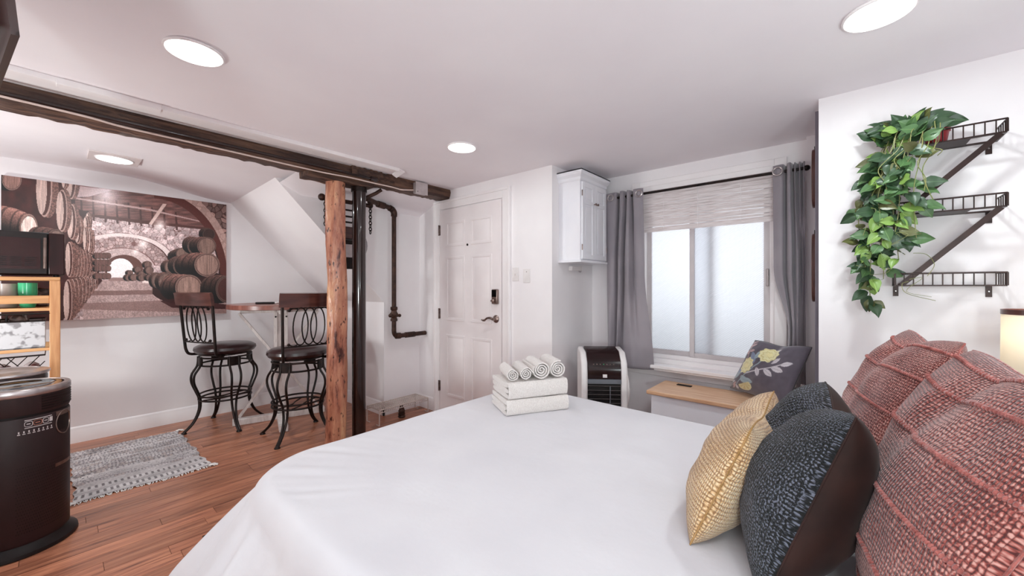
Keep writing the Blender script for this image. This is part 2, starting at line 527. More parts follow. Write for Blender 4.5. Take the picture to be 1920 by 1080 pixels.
def thing(name, label, cat, loc=(0, 0, 0), rotz=0., group=None):
    o = bpy.data.objects.new(name, None)
    o.empty_display_size = .05
    COL.objects.link(o)
    o.location = loc; o.rotation_euler = (0, 0, rotz)
    return tag(o, label, cat, group)


def world_origin(o):
    v = Vector(o.location)
    while o.parent:
        o = o.parent; v += Vector(o.location)
    return v


def add(name, mb, m, parent=None, local=False, bev=None, smooth=True, label=None, origin=None, angle=38):
    """link mb as one mesh object. Vertices are world coordinates unless local=True."""
    org = (0, 0, 0)
    if parent is not None and not local:
        org = tuple(world_origin(parent))
    elif parent is None and origin is not None:
        org = origin
    me = mb.mesh(name, smooth, org, angle) if isinstance(mb, MB) else mb
    mm = M[m] if isinstance(m, str) else m
    me.materials.append(mm)
    o = bpy.data.objects.new(name, me)
    COL.objects.link(o)
    if parent is not None: o.parent = parent
    elif origin is not None: o.location = origin
    if bev: bevel(o, bev)
    if label: o['label'] = label
    return o


def single(name, label, cat, mb, m, origin, group=None, bev=None, smooth=True, angle=38):
    o = add(name, mb, m, None, origin=origin, bev=bev, smooth=smooth, angle=angle)
    return tag(o, label, cat, group)


def struct(name, mb, m, parent=None, bev=None, label=None, smooth=True):
    o = add(name, mb, m, parent, bev=bev, smooth=smooth, label=label)
    o['kind'] = 'structure'
    return o


def arc(c, r, a0, a1, n, z=None, plane='xy'):
    out = []
    for i in range(n + 1):
        a = a0 + (a1 - a0) * i / n
        out.append((c[0] + r * math.cos(a), c[1] + r * math.sin(a), c[2]))
    return out


def bez(p0, p1, p2, p3, n=10):
    out = []
    for i in range(n + 1):
        t = i / n; q = 1 - t
        out.append(tuple(q ** 3 * a + 3 * q * q * t * b + 3 * q * t * t * c + t ** 3 * d for a, b, c, d in zip(p0, p1, p2, p3)))
    return out


def catmull(pts, sub=6, closed=False):
    P = [Vector(p) for p in pts]; out = []
    n = len(P)
    rng = range(n if closed else n - 1)
    for i in rng:
        p0 = P[i - 1] if (closed or i > 0) else P[0]
        p1 = P[i]; p2 = P[(i + 1) % n]
        p3 = P[(i + 2) % n] if (closed or i + 2 < n) else P[-1]
        for k in range(sub):
            t = k / sub
            out.append(.5 * ((2 * p1) + (p2 - p0) * t + (2 * p0 - 5 * p1 + 4 * p2 - p3) * t * t + (3 * p1 - p0 - 3 * p2 + p3) * t ** 3))
    if not closed: out.append(P[-1])
    return out

# ================================================================== THE ROOM
XD = 2.52      # door wall and shelf wall
XW = 3.16      # window wall, back of the alcove
YA = .10       # right side of the window alcove
YJ = 1.74      # left side of the window alcove
YM = 4.75      # wall with the mural
YS = 3.45      # wall under the stair, pipe wall
XL = -1.35
YR = -.80

floor = struct('floor', MB().box(XL, XW + .15, YR, YM + .1, -.12, -.012), 'subfloor')
lens = [.62, .78, .95, 1.15]
PW = .083
plank_me = {}
for Lg in lens:
    me = MB().box(0, Lg - .0016, 0, PW - .0016, -.012, 0).mesh('plank', False)
    me.materials.append(M['plank']); plank_me[Lg] = me
cnt = 0
rest = MB()
y = YM - PW
while y > .9 and cnt < 290:
    x = -.72 - rnd.uniform(0, .6)
    if x > XL + .01: rest.box(XL, x - .0016, y, y + PW - .0016, -.012, 0)
    while x < XD:
        Lg = rnd.choice(lens)
        hidden = (x > .62 and y < 1.5)
        if hidden or x + Lg <= -.8: rest.box(max(x, XL), min(x + Lg, XW) - .0016, y, y + PW - .0016, -.012, 0)
        if not hidden and x + Lg > -.8 and x < (2.1 if y > YS else XD):
            o = bpy.data.objects.new('plank', plank_me[Lg])
            COL.objects.link(o); o.parent = floor
            o.location = (x, y, 0); cnt += 1
            end = x + Lg - XD
            if end > 0: o.scale[0] = (XD - x) / Lg
        x += Lg
    y -= PW
for yy in np.arange(y, YR, -PW):
    x = XL
    while x < XW:
        Lg = rnd.choice(lens)
        rest.box(x, min(x + Lg, XW) - .0016, yy + .0, yy + PW - .0016, -.012, 0); x += Lg
for k in range(16):
    if YJ - .083 * (k + 1) > YA - .08: rest.box(XD + .001, XW, YJ - .083 * (k + 1), YJ - .083 * k - .0016, -.011, -.0005)
o = add('plank', rest, 'plank', floor, smooth=False); o['kind'] = 'stuff'

# walls
struct('wall_left', MB().box(XL, XW + .15, YM, YM + .12, 0, 2.45), 'wall')
struct('wall_rear', MB().box(XL - .12, XL, YR - .1, YM + .12, 0, 2.45), 'wall')
struct('wall_right', MB().box(XL, XW + .15, YR - .12, YR, 0, 2.45), 'wall')
struct('wall_back', MB().box(XD, XW, YJ, YS + .1, 0, CEIL), 'wall')
struct('wall_shelf', MB().box(XD, XW, YR, YA, 0, CEIL), 'wall')
# window wall with its opening
WY0, WY1, WZ0, WZ1 = .36, 1.29, .69, 2.06
struct('wall_window', MB().box(XW, XW + .15, YR, WY0, 0, 2.45).box(XW, XW + .15, WY1, YM, 0, 2.45)
       .box(XW, XW + .15, WY0, WY1, 0, WZ0).box(XW, XW + .15, WY0, WY1, WZ1, 2.45), 'wall')
struct('wall_pier', MB().box(3.10, XW, YA, .185, 0, CEIL), 'wall')
# main ceiling
struct('ceiling', MB().box(XL, XW + .15, YR, 3.06, CEIL, CEIL + .2), 'ceil')
# lower ceiling behind the beam, bending down towards the stair
mb = MB(); nx, ny = 30, 12
xs = [XL + (1.20 - XL) * i / nx for i in range(nx + 1)]
ys = [3.15 + (YM - 3.15) * j / ny for j in range(ny + 1)]
vs = []
for x in xs:
    for yv in ys:
        k = max(0, min(1, (yv - 3.17) / (YM - 3.17)))
        z = 2.142 + .088 * k
        s = max(0, min(1, (x - .35) / .8)); s = s * s * (3 - 2 * s)
        z -= s * .115 * k
        vs.append((x, yv, z))
fs = []
for i in range(nx):
    for j in range(ny):
        a = i * (ny + 1) + j
        fs.append((a, a + 1, a + ny + 2, a + ny + 1))
mb.add(vs, fs)
mb.box(XL, XW, 3.05, YM, 2.3, 2.42)
struct('ceiling_low', mb, 'ceil')
mb = MB().add([(1.19, 3.10, 2.147), (XD, 3.10, 2.150), (XD, YS, 2.01), (1.33, YS, 2.03), (1.165, YS, 2.105)], [(0, 1, 2, 3), (0, 3, 4)])
struct('ceiling_nook', mb, 'ceil')
# plaster strip that ends raggedly before the beam
mb = MB().box(XL, 1.42, 2.745, 2.95, CEIL - .005, CEIL + .01)
pts = [(1.42, 2.745), (1.78, 2.745), (1.86, 2.76), (1.84, 2.83), (1.72, 2.85), (1.66, 2.90), (1.60, 2.905), (1.55, 2.95), (1.42, 2.95)]
mb.poly([(a, b, CEIL - .005) for a, b in pts], (0, 0, .02))
mb.box(XL, 1.80, 2.725, 2.765, CEIL - .024, CEIL + .01)
mb.box(.0, .36, 2.720, 2.768, CEIL - .030, CEIL)
mb.add([(1.80, 2.73, CEIL - .006), (1.87, 2.76, CEIL - .010), (1.85, 2.85, CEIL - .045), (1.80, 2.84, CEIL - .03), (1.80, 2.73, CEIL), (1.87, 2.76, CEIL), (1.85, 2.85, CEIL - .038), (1.80, 2.84, CEIL - .02)],
       [(0, 1, 2, 3), (4, 7, 6, 5), (0, 4, 5, 1), (1, 5, 6, 2), (2, 6, 7, 3), (3, 7, 4, 0)])
struct('trim_1', mb, 'trim', bev=.002)


def zline(x): return 2.13 - 1.062 * (x - 1.14)
XC = 2.098
# sloped underside of the stair
x0 = 1.08
mb = MB().add([(x0, YS, zline(x0)), (XC, YS, zline(XC)), (XC, YM, zline(XC)), (x0, YM, zline(x0)),
               (x0, YS, 2.32), (XC, YS, 2.32), (XC, YM, 2.32), (x0, YM, 2.32)],
              [(0, 1, 2, 3), (0, 4, 5, 1), (2, 6, 7, 3), (4, 7, 6, 5), (1, 5, 6, 2), (0, 3, 7, 4)])
struct('wall_stair', mb, 'wall')
mb = MB().box(XC, XD + .2, YS, YM, 0, zline(XC)).box(XC, XD + .2, YS, YM, zline(XC), 2.4)
struct('wall_nook', mb, 'wall')

# baseboards
def baseboard(name, segs):
    mb = MB()
    for (x0, y0, x1, y1) in segs:
        d = Vector((x1 - x0, y1 - y0, 0)); n = Vector((-d.y, d.x, 0)).normalized()   # into the room, left of travel
        prof = [(0, 0), (.016, 0), (.016, .095), (.011, .103), (.011, .112), (.006, .124), (0, .13)]
        a = Vector((x0, y0, 0)); b = Vector((x1, y1, 0)); k = len(prof)
        vs = [a + n * p + Vector((0, 0, z)) for p, z in prof] + [b + n * p + Vector((0, 0, z)) for p, z in prof]
        fs = [(i, (i + 1) % k, k + (i + 1) % k, k + i) for i in range(k)] + [tuple(range(k)), tuple(range(2 * k - 1, k - 1, -1))]
        mb.add(vs, fs)
    return struct(name, mb, 'trim')
baseboard('baseboard_left', [(XC, YM, XL, YM)])
baseboard('baseboard_nook', [(XC, YS - .016, XC, YM), (XD, YS, XC - .016, YS)])
baseboard('baseboard_back', [(XD, 3.195, XD, YS)])
baseboard('baseboard_back', [(XD, YJ, XD, 2.16)])
baseboard('baseboard_shelf', [(XD, YR, XD, YA)])

# ------------------------------------------------------------------ door
door = thing('door_1', None, None, (XD, 2.672, 0)); door['kind'] = 'structure'
DY0, DY1, DZ = 2.255, 3.09, 2.03
fx = XD - .022
add('door_slab', MB().box(fx, XD + .0, DY0 + .004, DY1 - .004, .012, DZ - .004), 'door', door, bev=.002)
cols = [(DY0 + .11, DY0 + .375), (DY1 - .375, DY1 - .11)]
rows = [(.20, .80), (.94, 1.56), (1.66, 1.90)]
for (a, b) in cols:
    for (z0, z1) in rows:
        mb = MB()
        w = .022
        # raised moulding ring and raised field
        for (p0, p1, q0, q1) in ((a, b, z0, z0 + w), (a, b, z1 - w, z1), (a, a + w, z0 + w, z1 - w), (b - w, b, z0 + w, z1 - w)):
            mb.box(fx - .007, fx, p0, p1, q0, q1)
        mb.box(fx - .001, fx + .002, a + w, b - w, z0 + w, z1 - w)
        i = .05
        mb.add([(fx - .001, a + w + .008, z0 + w + .008), (fx - .001, b - w - .008, z0 + w + .008), (fx - .001, b - w - .008, z1 - w - .008), (fx - .001, a + w + .008, z1 - w - .008),
                (fx - .008, a + i, z0 + i), (fx - .008, b - i, z0 + i), (fx - .008, b - i, z1 - i), (fx - .008, a + i, z1 - i)],
               [(4, 5, 6, 7), (0, 1, 5, 4), (1, 2, 6, 5), (2, 3, 7, 6), (3, 0, 4, 7)])
        add('panel', mb, 'door', door, bev=.002)
for z in (.28, 1.0, 1.83):
    add('hinge', MB().box(fx - .008, fx + .0, DY1 - .016, DY1 + .006, z - .05, z + .05).tube([(fx - .010, DY1 - .001, z - .052), (fx - .010, DY1 - .001, z + .052)], .006), 'hinge', door)
add('peephole', MB().lathe([(.011, 0), (.011, .004), (.006, .006)], (fx, 2.68, 1.66), 14, axis=(-1, 0, 0)), 'iron', door)
# keypad deadbolt
ky = 2.315
kp = add('keypad_lock', MB().box(fx - .028, fx, ky - .034, ky + .034, 1.115, 1.245), 'nickel', door, bev=.008)
add('keypad', MB().box(fx - .031, fx - .027, ky - .026, ky + .026, 1.178, 1.238), 'mirror_black', kp)
add('turn_button', MB().lathe([(.016, 0), (.016, .02), (.010, .026)], (fx - .028, ky, 1.145), 16, axis=(-1, 0, 0)).box(fx - .06, fx - .04, ky - .004, ky + .012, 1.137, 1.152), 'nickel', kp)
lv = add('lever_handle', MB().lathe([(.034, 0), (.034, .006), (.026, .016), (.013, .022), (.012, .05)], (fx, ky, .985), 24, axis=(-1, 0, 0))
         .tube(catmull([(fx - .045, ky, .985), (fx - .05, ky + .03, .995), (fx - .05, ky + .065, .990), (fx - .052, ky + .09, .972), (fx - .052, ky + .115, .970), (fx - .050, ky + .13, .974)], 5), [.011] * 6 + [.009] * 14 + [.006] * 6, 8), 'nickel', door)
# casing
cw = .085
mb = MB()
for (a, b, z0, z1) in ((DY1 + .006, DY1 + .006 + cw, 0, DZ + .006 + cw), (DY0 - .006 - cw, DY0 - .006, 0, DZ + .006 + cw), (DY0 - .006, DY1 + .006, DZ + .006, DZ + .006 + cw)):
    mb.box(XD - .018, XD, a, b, z0, z1)
mb.box(XD - .028, XD, DY1 + .07, DY1 + .006 + cw + .004, 0, DZ + .01 + cw).box(XD - .028, XD, DY0 - .010 - cw, DY0 - .07, 0, DZ + .01 + cw).box(XD - .028, XD, DY0 - .07, DY1 + .07, DZ + .07, DZ + .01 + cw)
add('casing', mb, 'trim', door, bev=.004)

# switches
t = thing('light_switch', 'white light switch plate with toggle beside the door casing', 'switch', (XD, 2.11, 1.37))
add('plate', MB().box(XD - .006, XD, 2.075, 2.145, 1.315, 1.43), 'plastic_w', t, bev=.002)
add('toggle', MB().box(XD - .016, XD - .005, 2.104, 2.116, 1.365, 1.385), 'plastic_w', t, bev=.002)
t = thing('blank_plate', 'plain white wall plate right of the toggle switch', 'wall plate', (XD, 1.99, 1.36))
add('plate', MB().box(XD - .006, XD, 1.955, 2.025, 1.30, 1.415), 'plastic_w', t, bev=.002)
add('screw', MB().lathe([(.004, 0), (.003, .002)], (XD - .006, 1.99, 1.39), 8, axis=(-1, 0, 0)), 'hinge', t)

# ------------------------------------------------------------------ window
win = thing('window_1', None, None, (XW, .825, WZ0)); win['kind'] = 'structure'
fxw = XW + .02
mb = MB()
for (a, b, z0, z1) in ((WY0, WY0 + .03, WZ0, WZ1), (WY1 - .03, WY1, WZ0, WZ1), (WY0 + .03, WY1 - .03, WZ0, WZ0 + .03), (WY0 + .03, WY1 - .03, WZ1 - .03, WZ1)):
    mb.box(fxw, fxw + .08, a, b, z0, z1)
add('window_frame', mb, 'trim', win, bev=.003)
def sash(x, y0, y1, z0, z1, w):
    mb = MB()
    for (a, b, c, d) in ((y0, y0 + w, z0, z1), (y1 - w, y1, z0, z1), (y0 + w, y1 - w, z0, z0 + w), (y0 + w, y1 - w, z1 - w, z1)):
        mb.box(x, x + .022, a, b, c, d)
    s = add('sash', mb, 'sashgrey', win, bev=.003)
    add('pane', MB().box(x + .009, x + .013, y0 + w, y1 - w, z0 + w, z1 - w), 'glass', s)
    return s
s1 = sash(fxw + .01, WY0 + .03, .915, WZ0 + .03, WZ1 - .03, .036)
s2 = sash(fxw + .045, .745, WY1 - .03, WZ0 + .03, WZ1 - .03, .036)
add('latch', MB().box(fxw - .006, fxw + .01, WY0 + .035, WY0 + .05, 1.27, 1.39), 'chrome', s1, bev=.003)
mb = MB()   # flat casing and apron on the wall
mb.box(XW - .018, XW, WY0 - .07, WY0, WZ0 - .02, WZ1 + .07).box(XW - .018, XW, WY1, WY1 + .07, WZ0 - .02, WZ1 + .07).box(XW - .018, XW, WY0, WY1, WZ1, WZ1 + .07)
mb.box(XW - .02, XW, WY0 - .07, WY1 + .07, .655, WZ0)
add('window_casing', mb, 'trim', win, bev=.003)
add('window_sill', MB().box(XW - .13, XW, .19, 1.58, .628, .656).box(XW - .115, XW, .19, 1.56, .612, .628).box(XW - .02, XW, .19, 1.5, .55, .612), 'trim', win, bev=.005)
# bright light-well wall seen dimly outside is left to the sky

# shade
t = thing('woven_blind', 'white woven shade pulled half up over the window top', 'blind', (XW - .04, .825, 1.70))
by0, by1 = WY0 - .03, WY1 + .02
add('headrail', MB().box(XW - .06, XW - .02, by0, by1, 2.035, 2.075), 'trim', t, bev=.003)
z = 2.03; k = 0
while z > 1.705:
    step = .034 if z > 1.93 else .0205
    mb = MB()
    xo = XW - .056 + (.010 if k % 3 == 0 else 0) + .004 * math.sin(k * 1.7)
    dz = rnd.uniform(-.002, .002)
    mb.add([(xo, by0, z + dz), (xo - .006, by0, z - step + .001), (xo + .012, by0, z - step + .003), (xo + .014, by0, z),
            (xo, by1, z - dz), (xo - .006, by1, z - step + .001), (xo + .012, by1, z - step + .003), (xo + .014, by1, z)],
           [(0, 1, 5, 4), (1, 2, 6, 5), (2, 3, 7, 6), (3, 0, 4, 7), (0, 3, 2, 1), (4, 5, 6, 7)])
    add('slat', mb, 'blind', t)
    z -= step; k += 1
for yy in (.55, .83, 1.08):
    add('cord', MB().tube([(XW - .062, yy, 2.04), (XW - .062, yy, 1.72)], .0018, 5), 'trim', t)

# curtain rod
RX, RZ = 3.04, 2.008
t = thing('curtain_rod', 'black metal curtain rod spanning the window', 'curtain rod', (RX, .85, RZ))
add('rod', MB().tube([(RX, .175, RZ), (RX, 1.60, RZ)], .0095, 12), 'iron', t)
for yy in (.178, 1.60):
    add('finial', MB().ball((RX, yy + (.018 if yy > 1 else .0), RZ), .018, 12), 'iron', t)
for yy in (.235, 1.36):
    add('bracket', MB().tube([(XW - .001, yy, RZ - .01), (RX, yy, RZ - .014)], .006, 6).lathe([(.02, 0), (.02, .006)], (XW - .006, yy, RZ - .01), 12, axis=(1, 0, 0)), 'iron', t)


def lerp(a, b, t): return a + (b - a) * t
def pl(v, keys):
    for (a, x), (b, y2) in zip(keys, keys[1:]):
        if v <= b:
            k = (v - a) / (b - a); k = k * k * (3 - 2 * k)
            return x + (y2 - x) * k
    return keys[-1][1]


def curtain(name, label, keys, ztop, zbot, rings):
    """keys: list of (v, [(y, x offset) ...]) horizontal fold outlines from top to hem"""
    t = thing(name, label, 'curtain', (RX, sum(p[0] for p in keys[0][1]) / len(keys[0][1]), zbot))
    nv = 60
    prof = [(v, catmull([(p[1], p[0], 0) for p in pts], 12)) for v, pts in keys]
    nu = len(prof[0][1])
    vs = []; fs = []
    for j in range(nv + 1):
        v = j / nv
        for (a, pa), (b, pb) in zip(prof, prof[1:]):
            if v <= b + 1e-9: break
        k = (v - a) / (b - a); k = k * k * (3 - 2 * k)
        for i in range(nu):
            q = pa[i].lerp(pb[i], k)
            w = .004 * mn.noise(Vector((i * .06, v * 4, 3)))
            vs.append((RX + q.x + w, q.y, ztop + (zbot - ztop) * v))
    for j in range(nv):
        for i in range(nu - 1):
            q = j * nu + i
            fs.append((q, q + 1, q + nu + 1, q + nu))
    c = add('cloth', MB().add(vs, fs), 'curtain', t, angle=180)
    so = c.modifiers.new('cloth_thickness', 'SOLIDIFY'); so.thickness = .003
    for (yy, xx) in rings:
        add('grommet', MB().tube([(xx, yy + .025 * math.cos(a), RZ + .025 * math.sin(a)) for a in [2 * PI * k / 20 for k in range(20)]], .006, 8, closed=True), 'chrome', t)
    return t


from mathutils import noise as mn
curtain('curtain', 'grey grommet curtain left of the window beside the white cabinet', [
    (0, [(1.545, -.012), (1.50, -.022), (1.445, -.018), (1.43, .04), (1.405, -.03), (1.375, -.035), (1.362, .03), (1.345, -.03), (1.325, -.025), (1.312, .035), (1.295, -.02), (1.25, -.028), (1.215, -.014)]),
    (.45, [(1.535, .0), (1.50, -.02), (1.465, -.01), (1.45, .04), (1.425, -.025), (1.40, -.04), (1.385, .03), (1.36, -.035), (1.325, -.045), (1.30, .01), (1.275, -.025), (1.24, -.03), (1.205, -.01)]),
    (1, [(1.53, .01), (1.505, -.02), (1.48, .02), (1.465, .045), (1.445, -.01), (1.425, .03), (1.40, .03), (1.365, -.045), (1.30, -.065), (1.255, -.05), (1.215, -.04), (1.18, -.02), (1.135, .0)])],
    2.05, .615, [(1.243, RX - .034), (1.487, RX - .030)])
curtain('curtain', 'grey grommet curtain at the right end of the window, bunched behind floral cushion', [
    (0, [(.354, -.012), (.325, -.022), (.298, -.018), (.288, .04), (.275, -.03), (.258, -.035), (.248, .03), (.238, -.025), (.225, .03), (.213, -.02), (.203, .03), (.193, -.015), (.187, .0)]),
    (.45, [(.352, .0), (.33, -.02), (.300, -.022), (.288, .03), (.272, -.03), (.250, -.04), (.240, .0), (.228, -.035), (.214, -.03), (.205, .01), (.197, -.01), (.190, .01), (.186, .0)]),
    (.74, [(.275, .02), (.268, -.01), (.262, -.03), (.254, .0), (.246, -.045), (.236, -.05), (.228, -.04), (.220, -.05), (.212, -.04), (.204, -.02), (.197, .0), (.190, .01), (.186, .0)]),
    (1, [(.30, .03), (.288, .0), (.275, -.02), (.265, .01), (.255, -.03), (.245, -.02), (.235, .0), (.225, -.03), (.215, -.02), (.205, .0), (.197, -.01), (.190, .01), (.186, .0)])],
    2.05, .60, [(.326, RX - .034)])

# thin grey board and two wooden plaques on the alcove side wall
single('grey_panel', 'tall narrow grey panel edge standing at the alcove corner', 'panel', MB().box(2.60, 3.0, YA + .002, YA + .018, .62, 2.19), 'purpleboard', (2.8, YA + .01, .62), bev=.002)
for z0, z1, lb in ((1.72, 2.05, 'upper of two brown wooden plaques beside the right curtain'), (1.18, 1.57, 'lower of two brown wooden plaques beside the right curtain')):
    zc = (z0 + z1) / 2; h = (z1 - z0) / 2
    mb = MB(); n = 28; vs = []
    pts = [(2.83 + .085 * math.copysign(abs(math.cos(a)) ** .7, math.cos(a)), zc + h * math.copysign(abs(math.sin(a)) ** .7, math.sin(a))) for a in [2 * PI * k / n for k in range(n)]]
    mb.poly([(a, YA + .019, b) for a, b in pts], (0, .022, 0))
    t = thing('wooden_plaque', lb, 'plaque', (2.83, YA + .03, zc))
    add('board', mb, 'brownwood', t, bev=.004)
    add('hanging_loop', MB().tube([(2.83, YA + .03, z1 - .005), (2.835, YA + .03, z1 + .012), (2.825, YA + .03, z1 + .02), (2.822, YA + .03, z1 - .005)], .002, 6), 'iron', t)

# ------------------------------------------------------------------ wall cabinet
cx0, cx1, cy0, cy1, cz0, cz1 = 2.615, 3.03, 1.545, YJ, 1.47, 2.10
t = thing('wall_cabinet', 'small white wall cabinet hung in the corner left of the window', 'cabinet', (2.82, YJ, cz0))
add('cabinet_body', MB().box(cx0, cx1, cy0, cy1, cz0, cz1), 'cab', t, bev=.002)
mb = MB()
pr = [(0, 2.085), (.008, 2.095), (.010, 2.115), (.026, 2.135), (.030, 2.145), (.030, 2.168), (0, 2.168)]
for (i, (o1, z1)) in enumerate(pr[:-1]):
    o2, z2 = pr[i + 1]
    mb.add([(cx0 - o1, cy1, z1), (cx0 - o1, cy0 - o1, z1), (cx1 + o1, cy0 - o1, z1), (cx1 + o1, cy1, z1), (cx0 - o2, cy1, z2), (cx0 - o2, cy0 - o2, z2), (cx1 + o2, cy0 - o2, z2), (cx1 + o2, cy1, z2)],
           [(0, 1, 5, 4), (1, 2, 6, 5), (2, 3, 7, 6)])
mb.box(cx0 - .03, cx1 + .03, cy0 - .03, cy1, 2.160, 2.168)
add('crown', mb, 'cab', t)
add('bottom_ledge', MB().box(cx0 - .014, cx1 + .012, cy0 - .016, cy1, cz0 - .014, cz0 + .004), 'cab', t, bev=.004)
mid = (cx0 + cx1) / 2
for (a, b, kx) in ((cx0 + .012, mid - .002, mid - .018), (mid + .002, cx1 - .012, mid + .018)):
    fy = cy0 - .016
    mb = MB(); w = .038
    z0, z1 = cz0 + .012, cz1 - .02
    mb.box(a, b, fy + .008, cy0, z0, z1)
    for (p, q, c, d) in ((a, a + w, z0, z1), (b - w, b, z0, z1), (a + w, b - w, z0, z0 + w), (a + w, b - w, z1 - w, z1), (a + w, b - w, z1 - .17, z1 - .14)):
        mb.box(p, q, fy, fy + .009, c, d)
    mb.box(a + w + .012, b - w - .012, fy + .003, fy + .009, z0 + w + .012, z1 - .182)
    mb.box(a + w + .012, b - w - .012, fy + .003, fy + .009, z1 - .128, z1 - w - .012)
    d = add('door', mb, 'cab', t, bev=.002)
    add('knob', MB().lathe([(.004, 0), (.004, .012), (.009, .016), (.009, .022), (.004, .026)], (kx, fy, z1 - .155), 14, axis=(0, -1, 0)), 'nickel', d)
    hx = a - .003 if kx < mid else b + .003
    for hz in (z0 + .09, z1 - .09):
        add('hinge', MB().tube([(hx, fy + .002, hz - .022), (hx, fy + .002, hz + .022)], .004, 6), 'nickel', d)
t = thing('under_cabinet_outlet', 'small white outlet box on the wall under the wall cabinet', 'outlet', (2.80, YJ, 1.42))
add('box', MB().box(2.76, 2.92, YJ - .035, YJ, 1.40, 1.438), 'plastic_w', t, bev=.004)
add('hook', MB().tube([(2.87, YJ - .03, 1.402), (2.87, YJ - .045, 1.39), (2.87, YJ - .055, 1.395)], .004, 6), 'chrome', t)

# ------------------------------------------------------------------ downlights
labs = ['round recessed ceiling light left of the room, before the beam', 'round recessed ceiling light at top right above the pillows', 'round recessed ceiling light nearest the door', 'round ceiling light behind the beam above the cellar picture']
for (x, y), lb in zip(DOWN, labs):
    z = CEIL if y < 3 else 2.176
    t = thing('recessed_light', lb, 'ceiling light', (x, y, z))
    if y > 3:
        add('cover_plate', MB().box(x - .13, x + .13, y - .13, y + .13, z - .006, z + .012), 'patch', t, bev=.003)
    add('trim_ring', MB().tube([(x + .094 * math.cos(a), y + .094 * math.sin(a), z - .006) for a in [2 * PI * k / 40 for k in range(40)]], .006, 8, closed=True), 'trim', t)
    add('diffuser', MB().lathe([(.092, -.004), (.092, -.012), (.05, -.016), (.001, -.017)], (x, y, z), 40, cap=False), 'lamp', t)

# ------------------------------------------------------------------ beam, post, pole, pipes
rb = random.Random(3)
BY0, BY1, BZ0 = 2.952, 3.165, 2.136
nx, prof = 120, []
t = thing('ceiling_beam', 'old dark timber beam across the ceiling, ending above the door', 'beam', (.6, 3.06, BZ0))
vs = []; fs = []
ring = [(BY0, CEIL), (BY0 - .004, CEIL - .03), (BY0, CEIL - .06), (BY0 + .012, BZ0), (3.05, BZ0 - .004), (BY1 - .01, BZ0), (BY1, BZ0 + .012), (BY1, CEIL)]
for i in range(nx + 1):
    x = XL + (XD - XL) * i / nx
    for k, (a, b) in enumerate(ring):
        j = .005 if 0 < k < 7 else 0
        vs.append((x, a + rb.uniform(-j, j), b + rb.uniform(-j, j)))
n = len(ring)
for i in range(nx):
    for k in range(n):
        fs.append((i * n + k, i * n + (k + 1) % n, (i + 1) * n + (k + 1) % n, (i + 1) * n + k))
fs += [tuple(range(n)), tuple(nx * n + k for k in range(n))]
add('timber', MB().add(vs, fs), 'beam', t, angle=50)
mb = MB()
rb = random.Random(5)
def rough_block(x0, x1, y0, y1, z0, z1, nseg, j):
    vs = []; fs = []
    rg = [(y0, z1), (y0, z0), ((y0 + y1) / 2, z0), (y1, z0), (y1, z1)]
    for i in range(nseg + 1):
        for (a, b) in rg: vs.append((lerp(x0, x1, i / nseg), a + rb.uniform(-j, j), b + rb.uniform(-j, j)))
    n = 5
    for i in range(nseg):
        for k in range(n): fs.append((i * n + k, i * n + (k + 1) % n, (i + 1) * n + (k + 1) % n, (i + 1) * n + k))
    fs += [tuple(range(n)), tuple(nseg * n + k for k in range(n))]
    return MB().add(vs, fs)
add('bolster', rough_block(1.20, 1.72, 2.985, 3.15, 2.088, 2.138, 14, .004), 'beam', t, angle=50)
add('splinter_edge', rough_block(1.50, 1.88, 2.925, 2.965, 2.150, 2.215, 18, .011), 'beam', t, angle=50)
# black pipe and cable along the beam
single('conduit_pipe', 'black pipe running along the face of the ceiling beam', 'pipe', MB().tube([(XL + .01, 2.934, 2.150), (1.70, 2.934, 2.150)], .0125, 12).tube([(1.66, 2.934, 2.150), (1.72, 2.934, 2.150)], .019, 12), 'pole', (.3, 2.925, 2.158))
cp = [(XL + .01, 2.93, 2.150), (-.6, 2.925, 2.140), (.05, 2.93, 2.132), (.25, 2.945, 2.124), (.7, 2.95, 2.122), (1.1, 2.955, 2.119), (1.3, 2.952, 2.118), (1.5, 2.945, 2.122), (1.7, 2.94, 2.118), (1.86, 2.938, 2.117), (1.95, 2.934, 2.112), (2.03, 2.936, 2.124), (2.08, 2.938, 2.134)]
single('cable', 'white cable slung along the beam underside to the junction box', 'cable', MB().tube(catmull(cp, 8), .0055, 8), 'cable', (.5, 2.94, 2.12))
t = thing('junction_box', 'grey steel junction box fixed to beam near the door', 'junction box', (2.15, 2.93, 2.16))
add('box', MB().box(2.085, 2.205, 2.905, 2.95, 2.105, 2.203), 'boxsteel', t, bev=.003)
add('cover', MB().box(2.080, 2.210, 2.900, 2.906, 2.100, 2.208), 'boxsteel', t, bev=.002)
add('screw', MB().lathe([(.004, 0), (.003, .003)], (2.10, 2.900, 2.12), 8, axis=(0, -1, 0)), 'iron', t)

# log post
px_, py_ = 1.44, 3.06
vs = []; fs = []; n = 28; nz = 60
for i in range(nz + 1):
    z = 2.088 * i / nz
    cxo = .006 * math.sin(z * 2.3); cyo = .005 * math.cos(z * 1.9)
    for j in range(n):
        a = 2 * PI * j / n
        r = .0765 - .006 * (z / 2.1) + .004 * math.sin(3 * a + z * 3) + .003 * math.sin(5 * a - z * 7) + rb.uniform(-.0012, .0012)
        r -= .008 * math.exp(-((z - 1.32) / .08) ** 2) * max(0, math.cos(a + 2.6))
        vs.append((px_ + cxo + r * math.cos(a), py_ + cyo + r * math.sin(a), z))
for i in range(nz):
    for j in range(n): fs.append((i * n + j, i * n + (j + 1) % n, (i + 1) * n + (j + 1) % n, (i + 1) * n + j))
fs += [tuple(range(n))[::-1], tuple(nz * n + j for j in range(n))]
single('log_post', 'peeled orange-brown log post with dark bark patches holding the beam', 'post', MB().add(vs, fs), 'log', (px_, py_, 0), angle=60)
